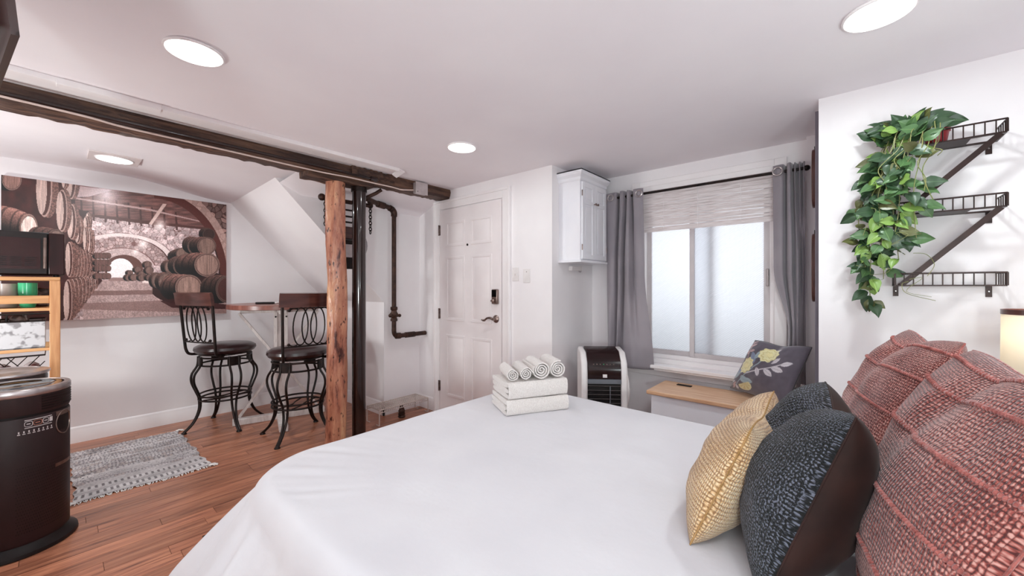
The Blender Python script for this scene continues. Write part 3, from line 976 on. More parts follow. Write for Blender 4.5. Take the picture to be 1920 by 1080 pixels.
t = thing('steel_pole', 'glossy black steel pole beside the log post', 'pole', (1.63, 3.06, 0))
add('tube', MB().lathe([(.054, .012), (.054, 2.076)], (1.63, 3.06, 0), 32), 'pole', t)
add('base_plate', MB().lathe([(.075, 0), (.075, .012)], (1.63, 3.06, 0), 24), 'iron', t)
add('top_plate', MB().lathe([(.062, 2.05), (.062, 2.088)], (1.63, 3.06, 0), 24), 'iron', t)

# wall pipe with valve
PX, PY = 2.133, 3.33
t = thing('wall_pipe', 'dark iron pipe with valve dropping down the wall and turning towards the door', 'pipe', (PX, PY, .77))
add('riser', MB().tube([(PX, PY, 1.98), (PX, PY, .83)], .0215, 14), 'rust', t)
top = catmull([(PX, PY, 1.94), (PX, PY, 1.985), (PX - .012, PY, 2.012), (PX - .05, PY - .01, 2.025), (PX - .2, PY - .05, 2.035), (1.78, PY - .12, 2.045)], 6)
add('top_run', MB().tube(top, .022, 12), 'rust', t)
add('elbow', MB().tube(catmull([(PX, PY, 1.95), (PX, PY, 1.985), (PX - .018, PY, 2.012), (PX - .055, PY - .01, 2.023)], 5), .030, 12), 'rust', t)
add('coupling', MB().tube([(PX - .20, PY - .045, 2.033), (PX - .12, PY - .025, 2.029)], .031, 12).tube([(PX - .30, PY - .08, 2.038), (PX - .27, PY - .068, 2.037)], .029, 12), 'rust', t)
v = add('valve', MB().lathe([(.022, .93), (.034, .935), (.034, .955), (.026, .965), (.038, .985), (.040, 1.005), (.030, 1.02), (.026, 1.035), (.034, 1.045), (.034, 1.07), (.022, 1.075)], (PX, PY, 0), 8), 'rust', t)
add('valve_stem', MB().tube([(PX - .05, PY - .02, .99), (PX + .055, PY - .01, .985)], .014, 8).ball((PX - .052, PY - .02, .99), .02, 8).ball((PX + .055, PY - .01, .985), .018, 8), 'rust', v)
add('lower_run', MB().tube(catmull([(PX, PY, .86), (PX, PY, .83), (PX + .01, PY, .80), (PX + .035, PY, .785), (PX + .08, PY, .785)], 5) + [Vector((XD - .008, PY + .01, .785))], .022, 12), 'rust', t)
add('union', MB().tube([(PX + .13, PY + .002, .785), (PX + .24, PY + .004, .785)], .028, 10).tube([(PX + .02, PY, .788), (PX + .07, PY, .785)], .03, 10), 'rust', t)

# hanging hardware between post and pole
t = thing('hanging_lantern', 'rustic dark hanging lantern on chains, half hidden between post and pole', 'lantern', (1.58, 3.25, 1.9))
hx0, hx1, hy = 1.42, 1.85, 3.27
add('yoke', MB().tube([(hx0, hy, 2.0), (hx1, hy, 2.0)], .018, 10).ball((hx0, hy, 2.005), .03, 12).ball((hx1, hy, 2.0), .026, 12), 'rust', t)
add('strut', MB().tube([(1.70, hy, 2.0), (1.83, 3.14, 2.09), (1.86, 3.10, 2.12)], .016, 8), 'rust', t)
for cxh, zb in ((hx0 + .02, 1.78), (hx1 - .01, 1.74)):
    mb = MB(); z = 1.975; k = 0
    while z > zb:
        q = [(cxh + (.012 * math.cos(a) if k % 2 else 0), hy - .02 + (0 if k % 2 else .012 * math.cos(a)), z + .018 * math.sin(a)) for a in [2 * PI * i / 10 for i in range(10)]]
        mb.tube(q, .0045, 6, closed=True); z -= .027; k += 1
    add('chain', mb, 'iron', t)
for zr in (1.93, 1.875, 1.825):
    add('rung', MB().tube([(hx0 + .1, hy, zr), (hx1 - .06, hy, zr)], .008, 8), 'iron', t)
add('wood_block', MB().box(1.50, 1.75, hy - .02, hy + .03, 1.68, 1.785), 'stoolwood', t, bev=.006)
add('lamp_body', MB().box(1.52, 1.74, hy - .03, hy + .02, 1.42, 1.665).tube([(1.53, hy - .03, 1.43), (1.53, hy - .03, 1.67)], .007, 6).tube([(1.73, hy - .03, 1.43), (1.73, hy - .03, 1.67)], .007, 6), 'iron', t, bev=.004)
add('glass_face', MB().box(1.545, 1.715, hy - .036, hy - .030, 1.52, 1.63), 'boxsteel', t)
add('reflector', MB().lathe([(.15, 0), (.155, .004), (.11, .014), (.02, .022)], (1.70, hy + .06, 1.64), 28, axis=(0, -1, 0)), 'greyplate', t)

# ------------------------------------------------------------------ mural canvas
def hash2(ix, iy, k):
    v = np.sin(ix * 127.1 + iy * 311.7 + k * 74.7) * 43758.5453
    return v - np.floor(v)
def voro(x, y):
    ix, iy = np.floor(x), np.floor(y)
    d1 = np.full(x.shape, 9.); d2 = np.full(x.shape, 9.); cid = np.zeros(x.shape)
    for dx in (-1, 0, 1):
        for dy in (-1, 0, 1):
            cx, cy = ix + dx, iy + dy
            d = np.hypot(cx + hash2(cx, cy, 1) - x, cy + hash2(cx, cy, 2) - y)
            new = d < d1
            d2 = np.where(new, d1, np.minimum(d2, d)); cid = np.where(new, hash2(cx, cy, 3), cid); d1 = np.where(new, d, d1)
    return d1, d2 - d1, cid
def vnoise(x, y, k=5):
    ix, iy = np.floor(x), np.floor(y); fx_, fy_ = x - ix, y - iy
    fx_ = fx_ * fx_ * (3 - 2 * fx_); fy_ = fy_ * fy_ * (3 - 2 * fy_)
    h = lambda a, b: hash2(ix + a, iy + b, k)
    return (h(0, 0) * (1 - fx_) + h(1, 0) * fx_) * (1 - fy_) + (h(0, 1) * (1 - fx_) + h(1, 1) * fx_) * fy_
def inpoly(X, Y, P):
    c = np.zeros(X.shape, bool); n = len(P)
    for i in range(n):
        x0, y0 = P[i]; x1, y1 = P[i - 1]
        if y0 == y1: continue
        c ^= ((y0 > Y) != (y1 > Y)) & (X < (x1 - x0) * (Y - y0) / (y1 - y0) + x0)
    return c


class Paint:
    def __init__(s, X, Y):
        s.X, s.Y = X, Y; s.C = np.zeros(X.shape + (3,))
        s.n1 = vnoise(X / 6, Y / 6); s.n2 = vnoise(X / 40, Y / 40, 9)
    def put(s, m, col, a=1.):
        m = m.astype(float) * a if not isinstance(a, np.ndarray) else m * a
        s.C = s.C * (1 - m[..., None]) + (np.array(col, float) if not isinstance(col, np.ndarray) or col.ndim < 3 else col) * m[..., None]
    def ell(s, cx, cy, rx, ry):
        return np.hypot((s.X - cx) / rx, (s.Y - cy) / ry)
    def poly(s, P, col, a=1.): s.put(inpoly(s.X, s.Y, P), col, a)
    def glow(s, cx, cy, r, col, a): s.put(np.clip(1 - s.ell(cx, cy, r, r), 0, 1) ** 1.5, col, a)
    def barrel(s, cx, cy, rx, ry, dx, dy, tone=1., face=(150, 128, 118), k=16, far=.82):
        for i in range(k + 1):
            q = i / k; sc = far + (1 - far) * math.sin(PI * (.15 + .7 * q)) if True else 1
            sc = far + (1.04 - far) * math.sin(PI * min(1, .2 + .62 * q))
            e = s.ell(cx + dx * (1 - q), cy + dy * (1 - q), rx * sc, ry * sc)
            lit = np.clip(.35 + .75 * (-(s.Y - (cy + dy * (1 - q))) / (ry * sc)), .12, 1.1)
            hoop = .6 if i in (3, 4, 10, 14) else 1.
            c = np.array([128, 96, 88])[None, None] * (lit * hoop * tone * (.8 + .4 * s.n1))[..., None]
            s.put(e < 1, c)
        e = s.ell(cx, cy, rx, ry)
        s.put(e < 1.0, (70, 42, 38)); s.put((e < 1) & (e > .90), np.array([150, 125, 116]) * tone * .8)
        st = .82 + .3 * vnoise(s.X / 7 + cx, s.Y / 60, 3)
        s.put(e < .86, np.array(face, float)[None, None] * (st * tone)[..., None])


# painted in a drawing space 1584 x 1080 that covers the canvas as the picture composes it
def paint_mural(X, Y):
    p = Paint(X, Y)
    d1, ed, cid = voro(X / 38 + .5 * p.n2, Y / 30 + .5 * p.n1)
    base = np.array([196, 178, 178])[None, None] * (.72 + .32 * cid + .12 * p.n1)[..., None]
    base = np.where((ed < .07)[..., None], np.array([122, 96, 94]), base)
    base = base * (.88 + .24 * vnoise(X / 9, Y / 8, 21))[..., None]
    p.C = base
    # upper roof
    roof = inpoly(X, Y, [(480, 60), (1160, 170), (1410, 330), (1400, 400), (1010, 360), (600, 305), (490, 250)])
    st = (.75 + .5 * vnoise(X / 50, Y / 6, 4))
    p.put(roof, np.array([106, 76, 72])[None, None] * st[..., None])
    for q in range(9):
        xx = 540 + q * 80
        p.poly([(xx, 150 + q * 16), (xx + 12, 152 + q * 16), (xx + 22, 330 + q * 9), (xx + 6, 330 + q * 9)], (62, 36, 34), .85)
    p.poly([(500, 178), (1000, 255), (1380, 345), (1380, 352), (1000, 268), (500, 190)], (170, 145, 142))
    p.poly([(500, 240), (600, 290), (1010, 340), (1400, 385), (1400, 398), (1000, 362), (600, 310), (500, 262)], (78, 50, 46))
    p.poly([(1100, 222), (1125, 226), (1025, 365), (1005, 358)], (196, 172, 165))
    p.poly([(500, 100), (760, 130), (600, 175), (520, 178)], (200, 182, 184), .8)
    p.glow(720, 155, 170, (245, 235, 240), .9)
    # light arch, inner arches
    e = p.ell(800, 640, 385, 218); up = Y < 640
    p.put((e < 1) & (e > .90) & up, (214, 200, 198)); p.put((e < .90) & (e > .875) & up & (X > 930), (84, 54, 50)); p.put((e < 1.012) & (e > 1) & up, (120, 92, 90))
    d1, ed2, cid2 = voro(X / 26, Y / 20)
    inner = (e < .87) & up
    b2 = np.array([186, 165, 163])[None, None] * (.7 + .35 * cid2)[..., None]
    b2 = np.where((ed2 < .1)[..., None], np.array([110, 82, 80]), b2); p.put(inner, b2, .9)
    e = p.ell(820, 690, 240, 172); p.put((e < 1) & (e > .965) & up, (120, 92, 90)); p.put((e < .965) & up, (203, 188, 186), .6)
    e = p.ell(835, 660, 130, 92); p.put((e < 1) & (Y < 740), (92, 64, 58)); e2 = p.ell(815, 690, 92, 98); p.put((e2 < 1) & (Y < 740), (232, 222, 222))
    p.glow(1080, 370, 75, (250, 240, 238), .95); p.glow(965, 495, 60, (250, 242, 240), .95); p.glow(915, 548, 42, (250, 240, 238), .8)
    # floor
    fl = (Y > 738) & (X > 560)
    g = np.array([168, 148, 145])[None, None] * (.80 + .3 * p.n1 + .1 * p.n2)[..., None]
    p.put(fl, g)
    p.poly([(640, 812), (1060, 806), (1120, 835), (600, 842)], (112, 88, 84), .8)
    p.poly([(560, 895), (1250, 870), (1560, 940), (1560, 965), (500, 935)], (118, 94, 90), .65)
    p.poly([(740, 722), (860, 722), (880, 745), (730, 745)], (140, 118, 114))
    p.poly([(960, 742), (1020, 742), (1040, 765), (960, 756)], (225, 210, 205))
    # big right arch
    e = p.ell(1010, 720, 500, 560); q = (X > 1040) & (Y < 740)
    dd1, ed3, c3 = voro(X / 34 + 5, Y / 40)
    b3 = np.array([150, 124, 118])[None, None] * (.55 + .6 * c3)[..., None]
    b3 = np.where((ed3 < .12)[..., None], np.array([70, 45, 42]), b3)
    p.put((e > 1.04) & (X > 1100) & (Y < 700), b3)
    p.put((e > 1.05) & (e < 1.14) & q, (184, 160, 152), .75)
    p.put((e <= 1.05) & (e > .955) & q, (84, 42, 36)); p.put((e < .955) & (e > .935) & q & (Y > 400), (52, 26, 24))
    # left barrels
    p.poly([(-60, 0), (500, 60), (510, 260), (600, 275), (625, 560), (690, 745), (560, 890), (430, 1000), (420, 1100), (-60, 1100)], (58, 30, 28))
    p.C = p.C * np.where(inpoly(X, Y, [(-60, 0), (500, 60), (510, 260), (625, 560), (560, 890), (-60, 1100)]), .85 + .4 * p.n2, 1)[..., None]
    def head(cx, cy, rx, ry, w=.72):
        e = p.ell(cx + rx * .9, cy, rx * 1.5, ry * 1.05)
        p.put((e < 1) & (Y > -200), np.array([130, 98, 90])[None, None] * (.55 + .55 * p.n1)[..., None])
        e = p.ell(cx + rx * .35, cy, rx * 1.12, ry * 1.02); p.put(e < 1, (168, 142, 134)); e = p.ell(cx + rx * .25, cy, rx * 1.02, ry * .95); p.put(e < 1, (74, 44, 40))
        e = p.ell(cx - rx * .1, cy, rx * .78, ry * .92); p.put(e < 1, np.array([190, 168, 160])[None, None] * (.85 + .25 * vnoise(X / 5, Y / 80, 6))[..., None])
    # barrel on its side, lower left, and the ones above
    p.barrel(80, 62, 66, 70, -60, 0, 1.0, (140, 112, 104)); p.barrel(195, 400, 62, 108, -180, -60, 1.15, (206, 186, 178))
    p.barrel(380, 470, 60, 75, -140, -20, .8)
    for a in ((470, 60, 30, 130), (430, 60, 16, 60), (285, 120, 46, 190), (590, 345, 14, 62), (575, 380, 16, 70), (520, 400, 20, 92), (475, 345, 27, 118), (408, 270, 32, 140)): head(*a)
    for a in ((618, 480, 10, 78), (600, 470, 12, 84), (572, 460, 13, 80)): head(*a)
    for i in range(9):
        head(636 - i * 22, 648 - i * 6, 9 + i * 1.6, 66 + i * 6.5)
    for i in range(8):
        head(640 - i * 27, 752 + i * 18, 10 + i * 2.2, 44 + i * 14)
    for j, yy in enumerate((575, 620, 660, 712)):
        for i in range(4): p.barrel(735 - i * 27, yy, 17, 21, -16, 0, .85, (120, 92, 86), 4)
    # centre pile
    for (a, b, r) in ((880, 690, 20), (870, 722, 24), (930, 668, 22), (960, 700, 26), (1000, 635, 26), (1010, 672, 28), (905, 720, 26), (960, 722, 26), (1010, 722, 24)): p.barrel(a, b, r, r * .95, -18, 0, .8, (138, 112, 104), 4)
    # right pile
    p.put((p.ell(1300, 790, 290, 120) < 1) & (X > 1030), (46, 22, 20))
    p.barrel(1410, 430, 42, 40, -30, -5, .6, (90, 60, 54))
    for (a, b, rx, ry, dx, dy, tn) in ((1235, 560, 48, 42, -60, 18, .8), (1320, 510, 55, 58, -40, -10, .8), (1395, 508, 64, 60, -60, 0, .85),
                                      (1150, 650, 40, 46, -30, 0, .8), (1220, 640, 52, 60, -40, 0, .8), (1300, 636, 66, 72, -60, 0, .85), (1398, 636, 86, 80, -110, 0, 1.0),
                                      (1060, 740, 38, 52, -22, 0, .8), (1120, 750, 50, 62, -30, 0, .85), (1200, 770, 62, 72, -50, 0, .9), (1275, 790, 92, 88, -110, 0, 1.05), (1530, 800, 74, 92, -110, 0, .75)): p.barrel(a, b, rx, ry, dx, dy, tn, (146, 122, 112))
    p.put((p.ell(1530, 800, 60, 76) < 1), (66, 32, 30), .8)
    p.poly([(1080, 880), (1200, 860), (1540, 905), (1540, 935), (1160, 925)], (54, 22, 22), .9)
    # overall soft grain
    p.C = p.C * (.92 + .16 * vnoise(X / 3, Y / 3, 12))[..., None]
    p.C = 128 + (p.C - 124) * 1.08
    lum = p.C.mean(-1, keepdims=True) / 255
    p.C = p.C * (np.array([1.03, .93, .92]) * (1 - np.clip(lum, 0, 1)) + np.array([1.02, 1.0, 1.0]) * np.clip(lum, 0, 1))
    return np.clip(p.C, 8, 255)


def proj(x, y, z):
    f = .76 * x + .649 * y; r = .649 * x - .76 * y
    return 960 + 730 * r / f, 538 - 730 * (z - CAMZ) / f


mx0, mx1, mz0, mz1, my = -.262, 1.107, 1.0, 2.088, YM - .045
NX, NZ = 620, 400
gx = np.linspace(mx0, mx1, NX); gz = np.linspace(mz1, mz0, NZ)
GX, GZ = np.meshgrid(gx, gz)
# the printed picture as composed on the canvas: canvas position -> drawing space
Pf = .76 * GX + .649 * my; Pr = .649 * GX - .76 * my
DX = (960 + 730 * Pr / Pf) * 3.6
DY = (538 - 730 * (GZ - CAMZ) / Pf - 320) * 3.6
colr = paint_mural(DX, DY) / 255.
colr = np.where(colr <= .04045, colr / 12.92, ((colr + .055) / 1.055) ** 2.4)
verts = np.stack([GX - (mx0 + mx1) / 2, np.zeros_like(GX), GZ - mz0], -1).reshape(-1, 3)
idx = np.arange(NX * NZ).reshape(NZ, NX)
faces = np.stack([idx[:-1, :-1], idx[1:, :-1], idx[1:, 1:], idx[:-1, 1:]], -1).reshape(-1, 4)


def np_mesh(name, verts, faces, cols=None, uv=None):
    me = bpy.data.meshes.new(name)
    me.vertices.add(len(verts)); me.vertices.foreach_set('co', verts.astype(np.float32).ravel())
    me.loops.add(faces.size); me.loops.foreach_set('vertex_index', faces.astype(np.int32).ravel())
    me.polygons.add(len(faces))
    me.polygons.foreach_set('loop_start', np.arange(0, faces.size, faces.shape[1], dtype=np.int32))
    me.update(calc_edges=True)
    if cols is not None:
        a = me.color_attributes.new('print', 'FLOAT_COLOR', 'POINT')
        c4 = np.ones((len(verts), 4), np.float32); c4[:, :3] = cols.reshape(-1, 3)
        a.data.foreach_set('color', c4.ravel())
    if uv is not None:
        l = me.uv_layers.new(name='UVMap')
        l.data.foreach_set('uv', uv[faces.ravel()].astype(np.float32).ravel())
    me.shade_smooth()
    return me


t = thing('canvas_picture', 'large sepia canvas picture of a wine cellar full of barrels', 'picture', ((mx0 + mx1) / 2, my, mz0))
pm = np_mesh('printed_face', verts, faces, colr)
o = add('printed_face', pm, 'mural', t)
o.location = (0, 0, 0)
add('stretcher_wrap', MB().box(mx0, mx1, my + .001, YM, mz0, mz1), 'wall', t, bev=.002)

# ------------------------------------------------------------------ bar table
TC = (1.41, 4.14); ta = R(-16)
t = thing('bar_table', 'tall round bar table with brown top and white wooden cross frame', 'table', (TC[0], TC[1], 0), ta)
TZ = 1.105
add('table_top', MB().lathe([(.415, TZ - .045), (.43, TZ - .040), (.43, TZ - .006), (.424, TZ)], (0, 0, 0), 64), 'table_wood', t, local=True)
add('column', MB().box(-.058, -.030, -.03, .03, .05, TZ - .046).box(.030, .058, -.03, .03, .05, TZ - .046).box(-.03, .03, -.012, .012, .05, TZ - .046), 'white_leg', t, local=True, bev=.003)
for s in (0, 1):
    a = (.38, 0) if s == 0 else (0, .44)
    mb = MB().bar((-a[0], -a[1], .028), (a[0], a[1], .028), .07, .055)
    add('foot_bar', mb, 'white_leg', t, local=True, bev=.004)
    add('top_bar', MB().bar((-a[0] * .85, -a[1] * .75, TZ - .065), (a[0] * .85, a[1] * .75, TZ - .065), .06, .038), 'white_leg', t, local=True, bev=.004)
for s in (-1, 1):
    add('brace', MB().bar((-s * .33, .04 * s, .06), (s * .33, .04 * s, TZ - .08), .022, .045, up=(0, 1, 0)), 'white_leg', t, local=True, bev=.003)
for z in (.12, .98):
    for s in (-1, 1):
        add('bolt', MB().lathe([(.008, 0), (.008, .006), (.004, .009)], (s * .044, -.03, z), 8, axis=(0, -1, 0)), 'iron', t, local=True)
single('remote_control', 'small dark remote lying on the round bar table', 'remote', MB().obox((1.27, 4.12, TZ + .010), (.15, .045, .018), Matrix.Rotation(R(-30), 3, 'Z')), 'black', (1.27, 4.12, TZ), bev=.004)
single('paper_leaflet', 'white folded leaflet on the bar table behind the remote', 'leaflet', MB().obox((1.43, 4.22, TZ + .007), (.2, .15, .012), Matrix.Rotation(R(20), 3, 'Z')), 'plastic_w', (1.43, 4.22, TZ), bev=.003)

# ------------------------------------------------------------------ bar stools
def stool(c, base_rot, back_rot, label):
    t = thing('bar_stool', label, 'stool', (c[0], c[1], 0), 0, 'wrought iron bar stools')
    def pol(r, a, z): return (r * math.cos(a), r * math.sin(a), z)
    SZ = .70
    seat = [(.05, SZ - .03), (.20, SZ - .03), (.222, SZ - .018), (.236, SZ + .004), (.232, SZ + .026), (.20, SZ + .046), (.12, SZ + .058), (.002, SZ + .060)]
    add('seat', MB().lathe(seat, n=48), 'leather', t, local=True)
    add('swivel_plate', MB().lathe([(.11, SZ - .055), (.11, SZ - .045), (.20, SZ - .040), (.20, SZ - .03)], n=32), 'iron', t, local=True)
    for z in (SZ - .06, SZ - .128):
        add('apron_ring', MB().tube([pol(.195, 2 * PI * k / 48, z) for k in range(48)], .008, 8, closed=True), 'iron', t, local=True)
    for (r_, z) in ((.196, .30), (.196, .265)):
        add('foot_ring', MB().tube([pol(r_, 2 * PI * k / 48, z) for k in range(48)], .008, 8, closed=True), 'iron', t, local=True)
    add('cross_brace', MB().tube(catmull([pol(.19, base_rot + .3, .27), pol(.08, base_rot + .8, .262), pol(.05, base_rot + 2.2, .262), pol(.19, base_rot + 2.8, .27)], 6), .006, 6)
        .tube(catmull([pol(.19, base_rot + 3.4, .27), pol(.08, base_rot + 3.9, .262), pol(.05, base_rot + 5.3, .262), pol(.19, base_rot + 5.9, .27)], 6), .006, 6), 'iron', t, local=True)
    for k in range(4):
        a = base_rot + k * PI / 2
        mb = MB()
        for s in (-1, 1):
            w = lambda r: s * (.036 / r)
            pts = [(.198, SZ - .05, 1.0), (.205, SZ - .13, 1.0), (.243, SZ - .20, 1.0), (.246, SZ - .27, .95), (.215, SZ - .36, .75), (.196, .28, .55), (.198, .18, .35), (.24, .08, .2), (.305, .012, .18)]
            mb.tube(catmull([pol(r, a + s * .036 * q / r, z) for (r, z, q) in pts], 5), .0095, 8)
        mb.lathe([(.022, 0), (.022, .006), (.013, .018)], pol(.305, a, 0), 12)
        lg = add('leg', mb, 'iron', t, local=True)
        mp = MB(); n = 6; vs = []
        for j in range(n + 1):
            b = a + (j / n - .5) * .52
            for (r, z) in ((.192, SZ - .122), (.203, SZ - .122), (.203, SZ - .062), (.192, SZ - .062)): vs.append(pol(r, b, z))
        fs = []
        for j in range(n):
            for q in range(4): fs.append((j * 4 + q, j * 4 + (q + 1) % 4, (j + 1) * 4 + (q + 1) % 4, (j + 1) * 4 + q))
        mp.add(vs, fs + [(0, 1, 2, 3), tuple(n * 4 + q for q in range(4))])
        add('corner_plate', mp, 'iron', lg, local=True)
    # back
    B = Vector((math.cos(back_rot), math.sin(back_rot), 0)); T = Vector((-B.y, B.x, 0))
    def bp(side, out, z): return B * out + T * side + Vector((0, 0, z))
    bk = add('back_frame', MB().tube(catmull([bp(-.15, .12, SZ - .036), bp(-.175, .19, SZ - .03), bp(-.185, .215, SZ + .01), bp(-.190, .225, SZ + .1), bp(-.20, .25, 1.10), bp(-.205, .262, 1.18)], 5), .0115, 8)
         .tube(catmull([bp(.15, .12, SZ - .036), bp(.175, .19, SZ - .03), bp(.185, .215, SZ + .01), bp(.190, .225, SZ + .1), bp(.20, .25, 1.10), bp(.205, .262, 1.18)], 5), .0115, 8)
         .tube([bp(-.19, .226, SZ + .085), bp(0, .242, SZ + .085), bp(.19, .226, SZ + .085)], .006, 6), 'iron', t, local=True)
    # wooden crest rail
    n = 16; vs = []
    for j in range(n + 1):
        s = -.225 + .45 * j / n
        o_ = .262 + .03 * (1 - (s / .225) ** 2)
        for (dx, z) in ((-.010, 1.105), (.012, 1.105), (.018, 1.14), (.024, 1.19), (.030, 1.212), (.010, 1.218), (.0, 1.195), (-.008, 1.15)):
            vs.append(bp(s, o_ + dx, z))
    fs = []
    for j in range(n):
        for q in range(8): fs.append((j * 8 + q, j * 8 + (q + 1) % 8, (j + 1) * 8 + (q + 1) % 8, (j + 1) * 8 + q))
    fs += [tuple(range(8)), tuple(n * 8 + q for q in range(8))]
    add('crest_rail', MB().add(vs, fs), 'stoolwood', t, local=True)
    for q in (-.066, 0, .066):
        z0, z1 = SZ + .095, 1.098
        add('back_oval', MB().tube([bp(q + .056 * math.cos(a), .248 + .012 * math.sin(a), (z0 + z1) / 2 + (z1 - z0) / 2 * math.sin(a)) for a in [2 * PI * k / 28 for k in range(28)]], .0055, 6, closed=True), 'iron', t, local=True)
    for s in (-1, 1):
        for z in (1.078, SZ + .105):
            mb = MB()
            mb.ball(bp(s * .150, .252 if z > 1 else .236, z), .013, 8)
            mb.tube(catmull([bp(s * .150, .252 if z > 1 else .236, z), bp(s * .12, .25 if z > 1 else .24, z + (.016 if z > 1 else -.014)), bp(s * .09, .25 if z > 1 else .24, z + (.008 if z > 1 else -.006))], 4), .005, 6)
            add('back_scroll', mb, 'iron', t, local=True)
    add('scroll_bar', MB().tube([bp(-.15, .252, 1.095), bp(.15, .252, 1.095)], .005, 6), 'iron', t, local=True)
    return t
stool((1.015, 4.335), R(5), R(202), 'dark iron bar stool at left, in front of the cellar picture')
stool((1.353, 3.573), R(41), R(268), 'dark iron bar stool partly hidden behind the log post')

# ------------------------------------------------------------------ woven rug
def rug():
    x0, x1, y0, y1 = .065, .70, 3.40, 4.44
    nx, ny = 150, 220
    gx = np.linspace(0, 1, nx); gy = np.linspace(0, 1, ny)
    U, V = np.meshgrid(gx, gy)
    wav = .008 * np.sin(V * 19) + .006 * np.sin(V * 47)
    X = x0 + (x1 - x0) * U + wav * np.where(U > .5, 1, -1) * (np.abs(U - .5) * 2) ** 6 + (V - .5) * -.02
    Y = y0 + (y1 - y0) * V + .012 * np.sin(U * 7) * (1 - V)
    ribs = .5 + .5 * np.sin(V * 2 * PI * 34)
    n = vnoise(U * 40, V * 60, 3); n2 = vnoise(U * 9, V * 30, 8)
    H = .006 + .003 * ribs + .002 * n
    C = np.ones(U.shape + (3,)) * np.array([186, 178, 179]) * (.84 + .22 * vnoise(U * 110, V * 150, 7))[..., None]
    row = np.floor(V * 27)
    fr_ = V * 27 - row
    hs = hash2(row, 0 * row, 4); hp = hash2(row, 0 * row, 9)
    per = 24 + np.floor(hs * 3) * 7
    dash = (np.sin(U * 2 * PI * per + hp * 40) > .35 + .8 * (vnoise(U * 26, row * 3, 2) - .5)) & (fr_ > .18)
    busy = (hp > .35) & (V > .26)
    C = np.where((dash & busy)[..., None], np.array([118, 108, 112]), C)
    C = np.where(((dash == 0) & busy & (vnoise(U * 18, row * 5, 6) > .62))[..., None], np.array([160, 146, 142]), C)
    C = np.where(((fr_ < .14) & (hs > .3))[..., None], np.array([150, 142, 144]), C)
    spk = (vnoise(U * 150, V * 210, 14) > .80) & (V > .3)
    C = np.where(spk[..., None], np.array([70, 64, 68]), C)
    # dashed bands near the front
    for c_ in (.07, .17):
        band = (np.abs(V - c_) < .02)
        dash = np.sin(U * 2 * PI * 22) > .2
        C = np.where((band & dash)[..., None], np.array([104, 96, 98]), np.where(band[..., None], np.array([196, 190, 190]), C))
    C = C * (.9 + .2 * n2)[..., None] / 255
    C = np.where(C <= .04045, C / 12.92, ((C + .055) / 1.055) ** 2.4)
    v = np.stack([X - .38, Y - 3.92, H], -1).reshape(-1, 3)
    idx = np.arange(nx * ny).reshape(ny, nx)
    f = np.stack([idx[:-1, :-1], idx[:-1, 1:], idx[1:, 1:], idx[1:, :-1]], -1).reshape(-1, 4)
    me = np_mesh('weave', v, f, C)
    t = thing('rag_rug', 'small grey woven rug with fringed ends on the plank floor', 'rug', (.38, 3.92, 0))
    M['rug'] = vcol_mat('woven_rag', .95, .3, .5)
    o = add('weave', me, 'rug', t); 
    fr = MB(); r2 = random.Random(2)
    for (yy, s) in ((y0, -1), (y1, 1)):
        for k in range(90):
            x = x0 + (x1 - x0) * k / 89 + r2.uniform(-.003, .003) + (.01 if s < 0 else -.01)
            L_ = r2.uniform(.012, .03); dx = r2.uniform(-.012, .012)
            yb = yy - s * .004 + (.012 * math.sin((k / 89) * 7) if s < 0 else 0)
            fr.tube([(x, yb, .006), (x + dx * .5, yb + s * L_ * .5, .005), (x + dx, yb + s * L_, .003)], .0024, 4)
    for (cx, cy, d) in ((x1, y0, 1), (x0, y1, -1), (x1 - .02, y1, 1), (x0 + .01, y0, -1)):
        for k in range(14):
            L_ = r2.uniform(.03, .06); a = r2.uniform(-.7, .7) + (0 if d > 0 else PI)
            fr.tube([(cx, cy + r2.uniform(-.012, .012), .008), (cx + .5 * L_ * math.cos(a), cy + .5 * L_ * math.sin(a), .012), (cx + L_ * math.cos(a), cy + L_ * math.sin(a), .004)], .003, 4)
    f_ = add('fringe', fr, 'towel', t); f_['kind'] = 'stuff'
rug()

# ------------------------------------------------------------------ tower air purifier
AP = (-.127, 3.10)
t = thing('air_purifier', 'dark round tower air purifier standing on the floor at left', 'air purifier', (AP[0], AP[1], 0))
add('foot', MB().lathe([(.20, 0), (.205, .006), (.203, .020), (.17, .045), (.165, .055)], (*AP, 0), 64), 'black', t)
add('drum', MB().lathe([(.168, .05), (.175, .06), (.1755, .640), (.172, .648)], (*AP, 0), 72), 'drumbrown', t)
add('vent_ring', MB().lathe([(.166, .646), (.166, .662)], (*AP, 0), 64), 'black', t)
add('head', MB().lathe([(.173, .660), (.1755, .667), (.1755, .752), (.170, .757)], (*AP, 0), 72), 'drumbrown', t)
add('silver_rim', MB().lathe([(.1765, .748), (.179, .752), (.179, .774), (.175, .780), (.158, .781), (.156, .776)], (*AP, 0), 72, cap=False), 'chrome', t, label='silver rim')
add('top_panel', MB().lathe([(.158, .770), (.158, .779), (.120, .780), (.110, .776), (.02, .776)], (*AP, 0), 64), 'mirror_black', t)
def cyl_patch(a0, a1, z0, z1, r, n=10):
    vs = []
    for i in range(n + 1):
        a = a0 + (a1 - a0) * i / n
        vs += [(AP[0] + r * math.cos(a), AP[1] + r * math.sin(a), z0), (AP[0] + r * math.cos(a), AP[1] + r * math.sin(a), z1)]
    return MB().add(vs, [(2 * i, 2 * i + 2, 2 * i + 3, 2 * i + 1) for i in range(n)])
# angles: -90 deg faces the bed
A = lambda d: R(d)
for k in range(6):
    z = .675 + k * .0125
    mb = MB().tube([(AP[0] + .1765 * math.cos(a), AP[1] + .1765 * math.sin(a), z) for a in [A(-62) + A(70) * i / 16 for i in range(17)]], .0028, 5)
    add('vent_slat', mb, 'black', t)
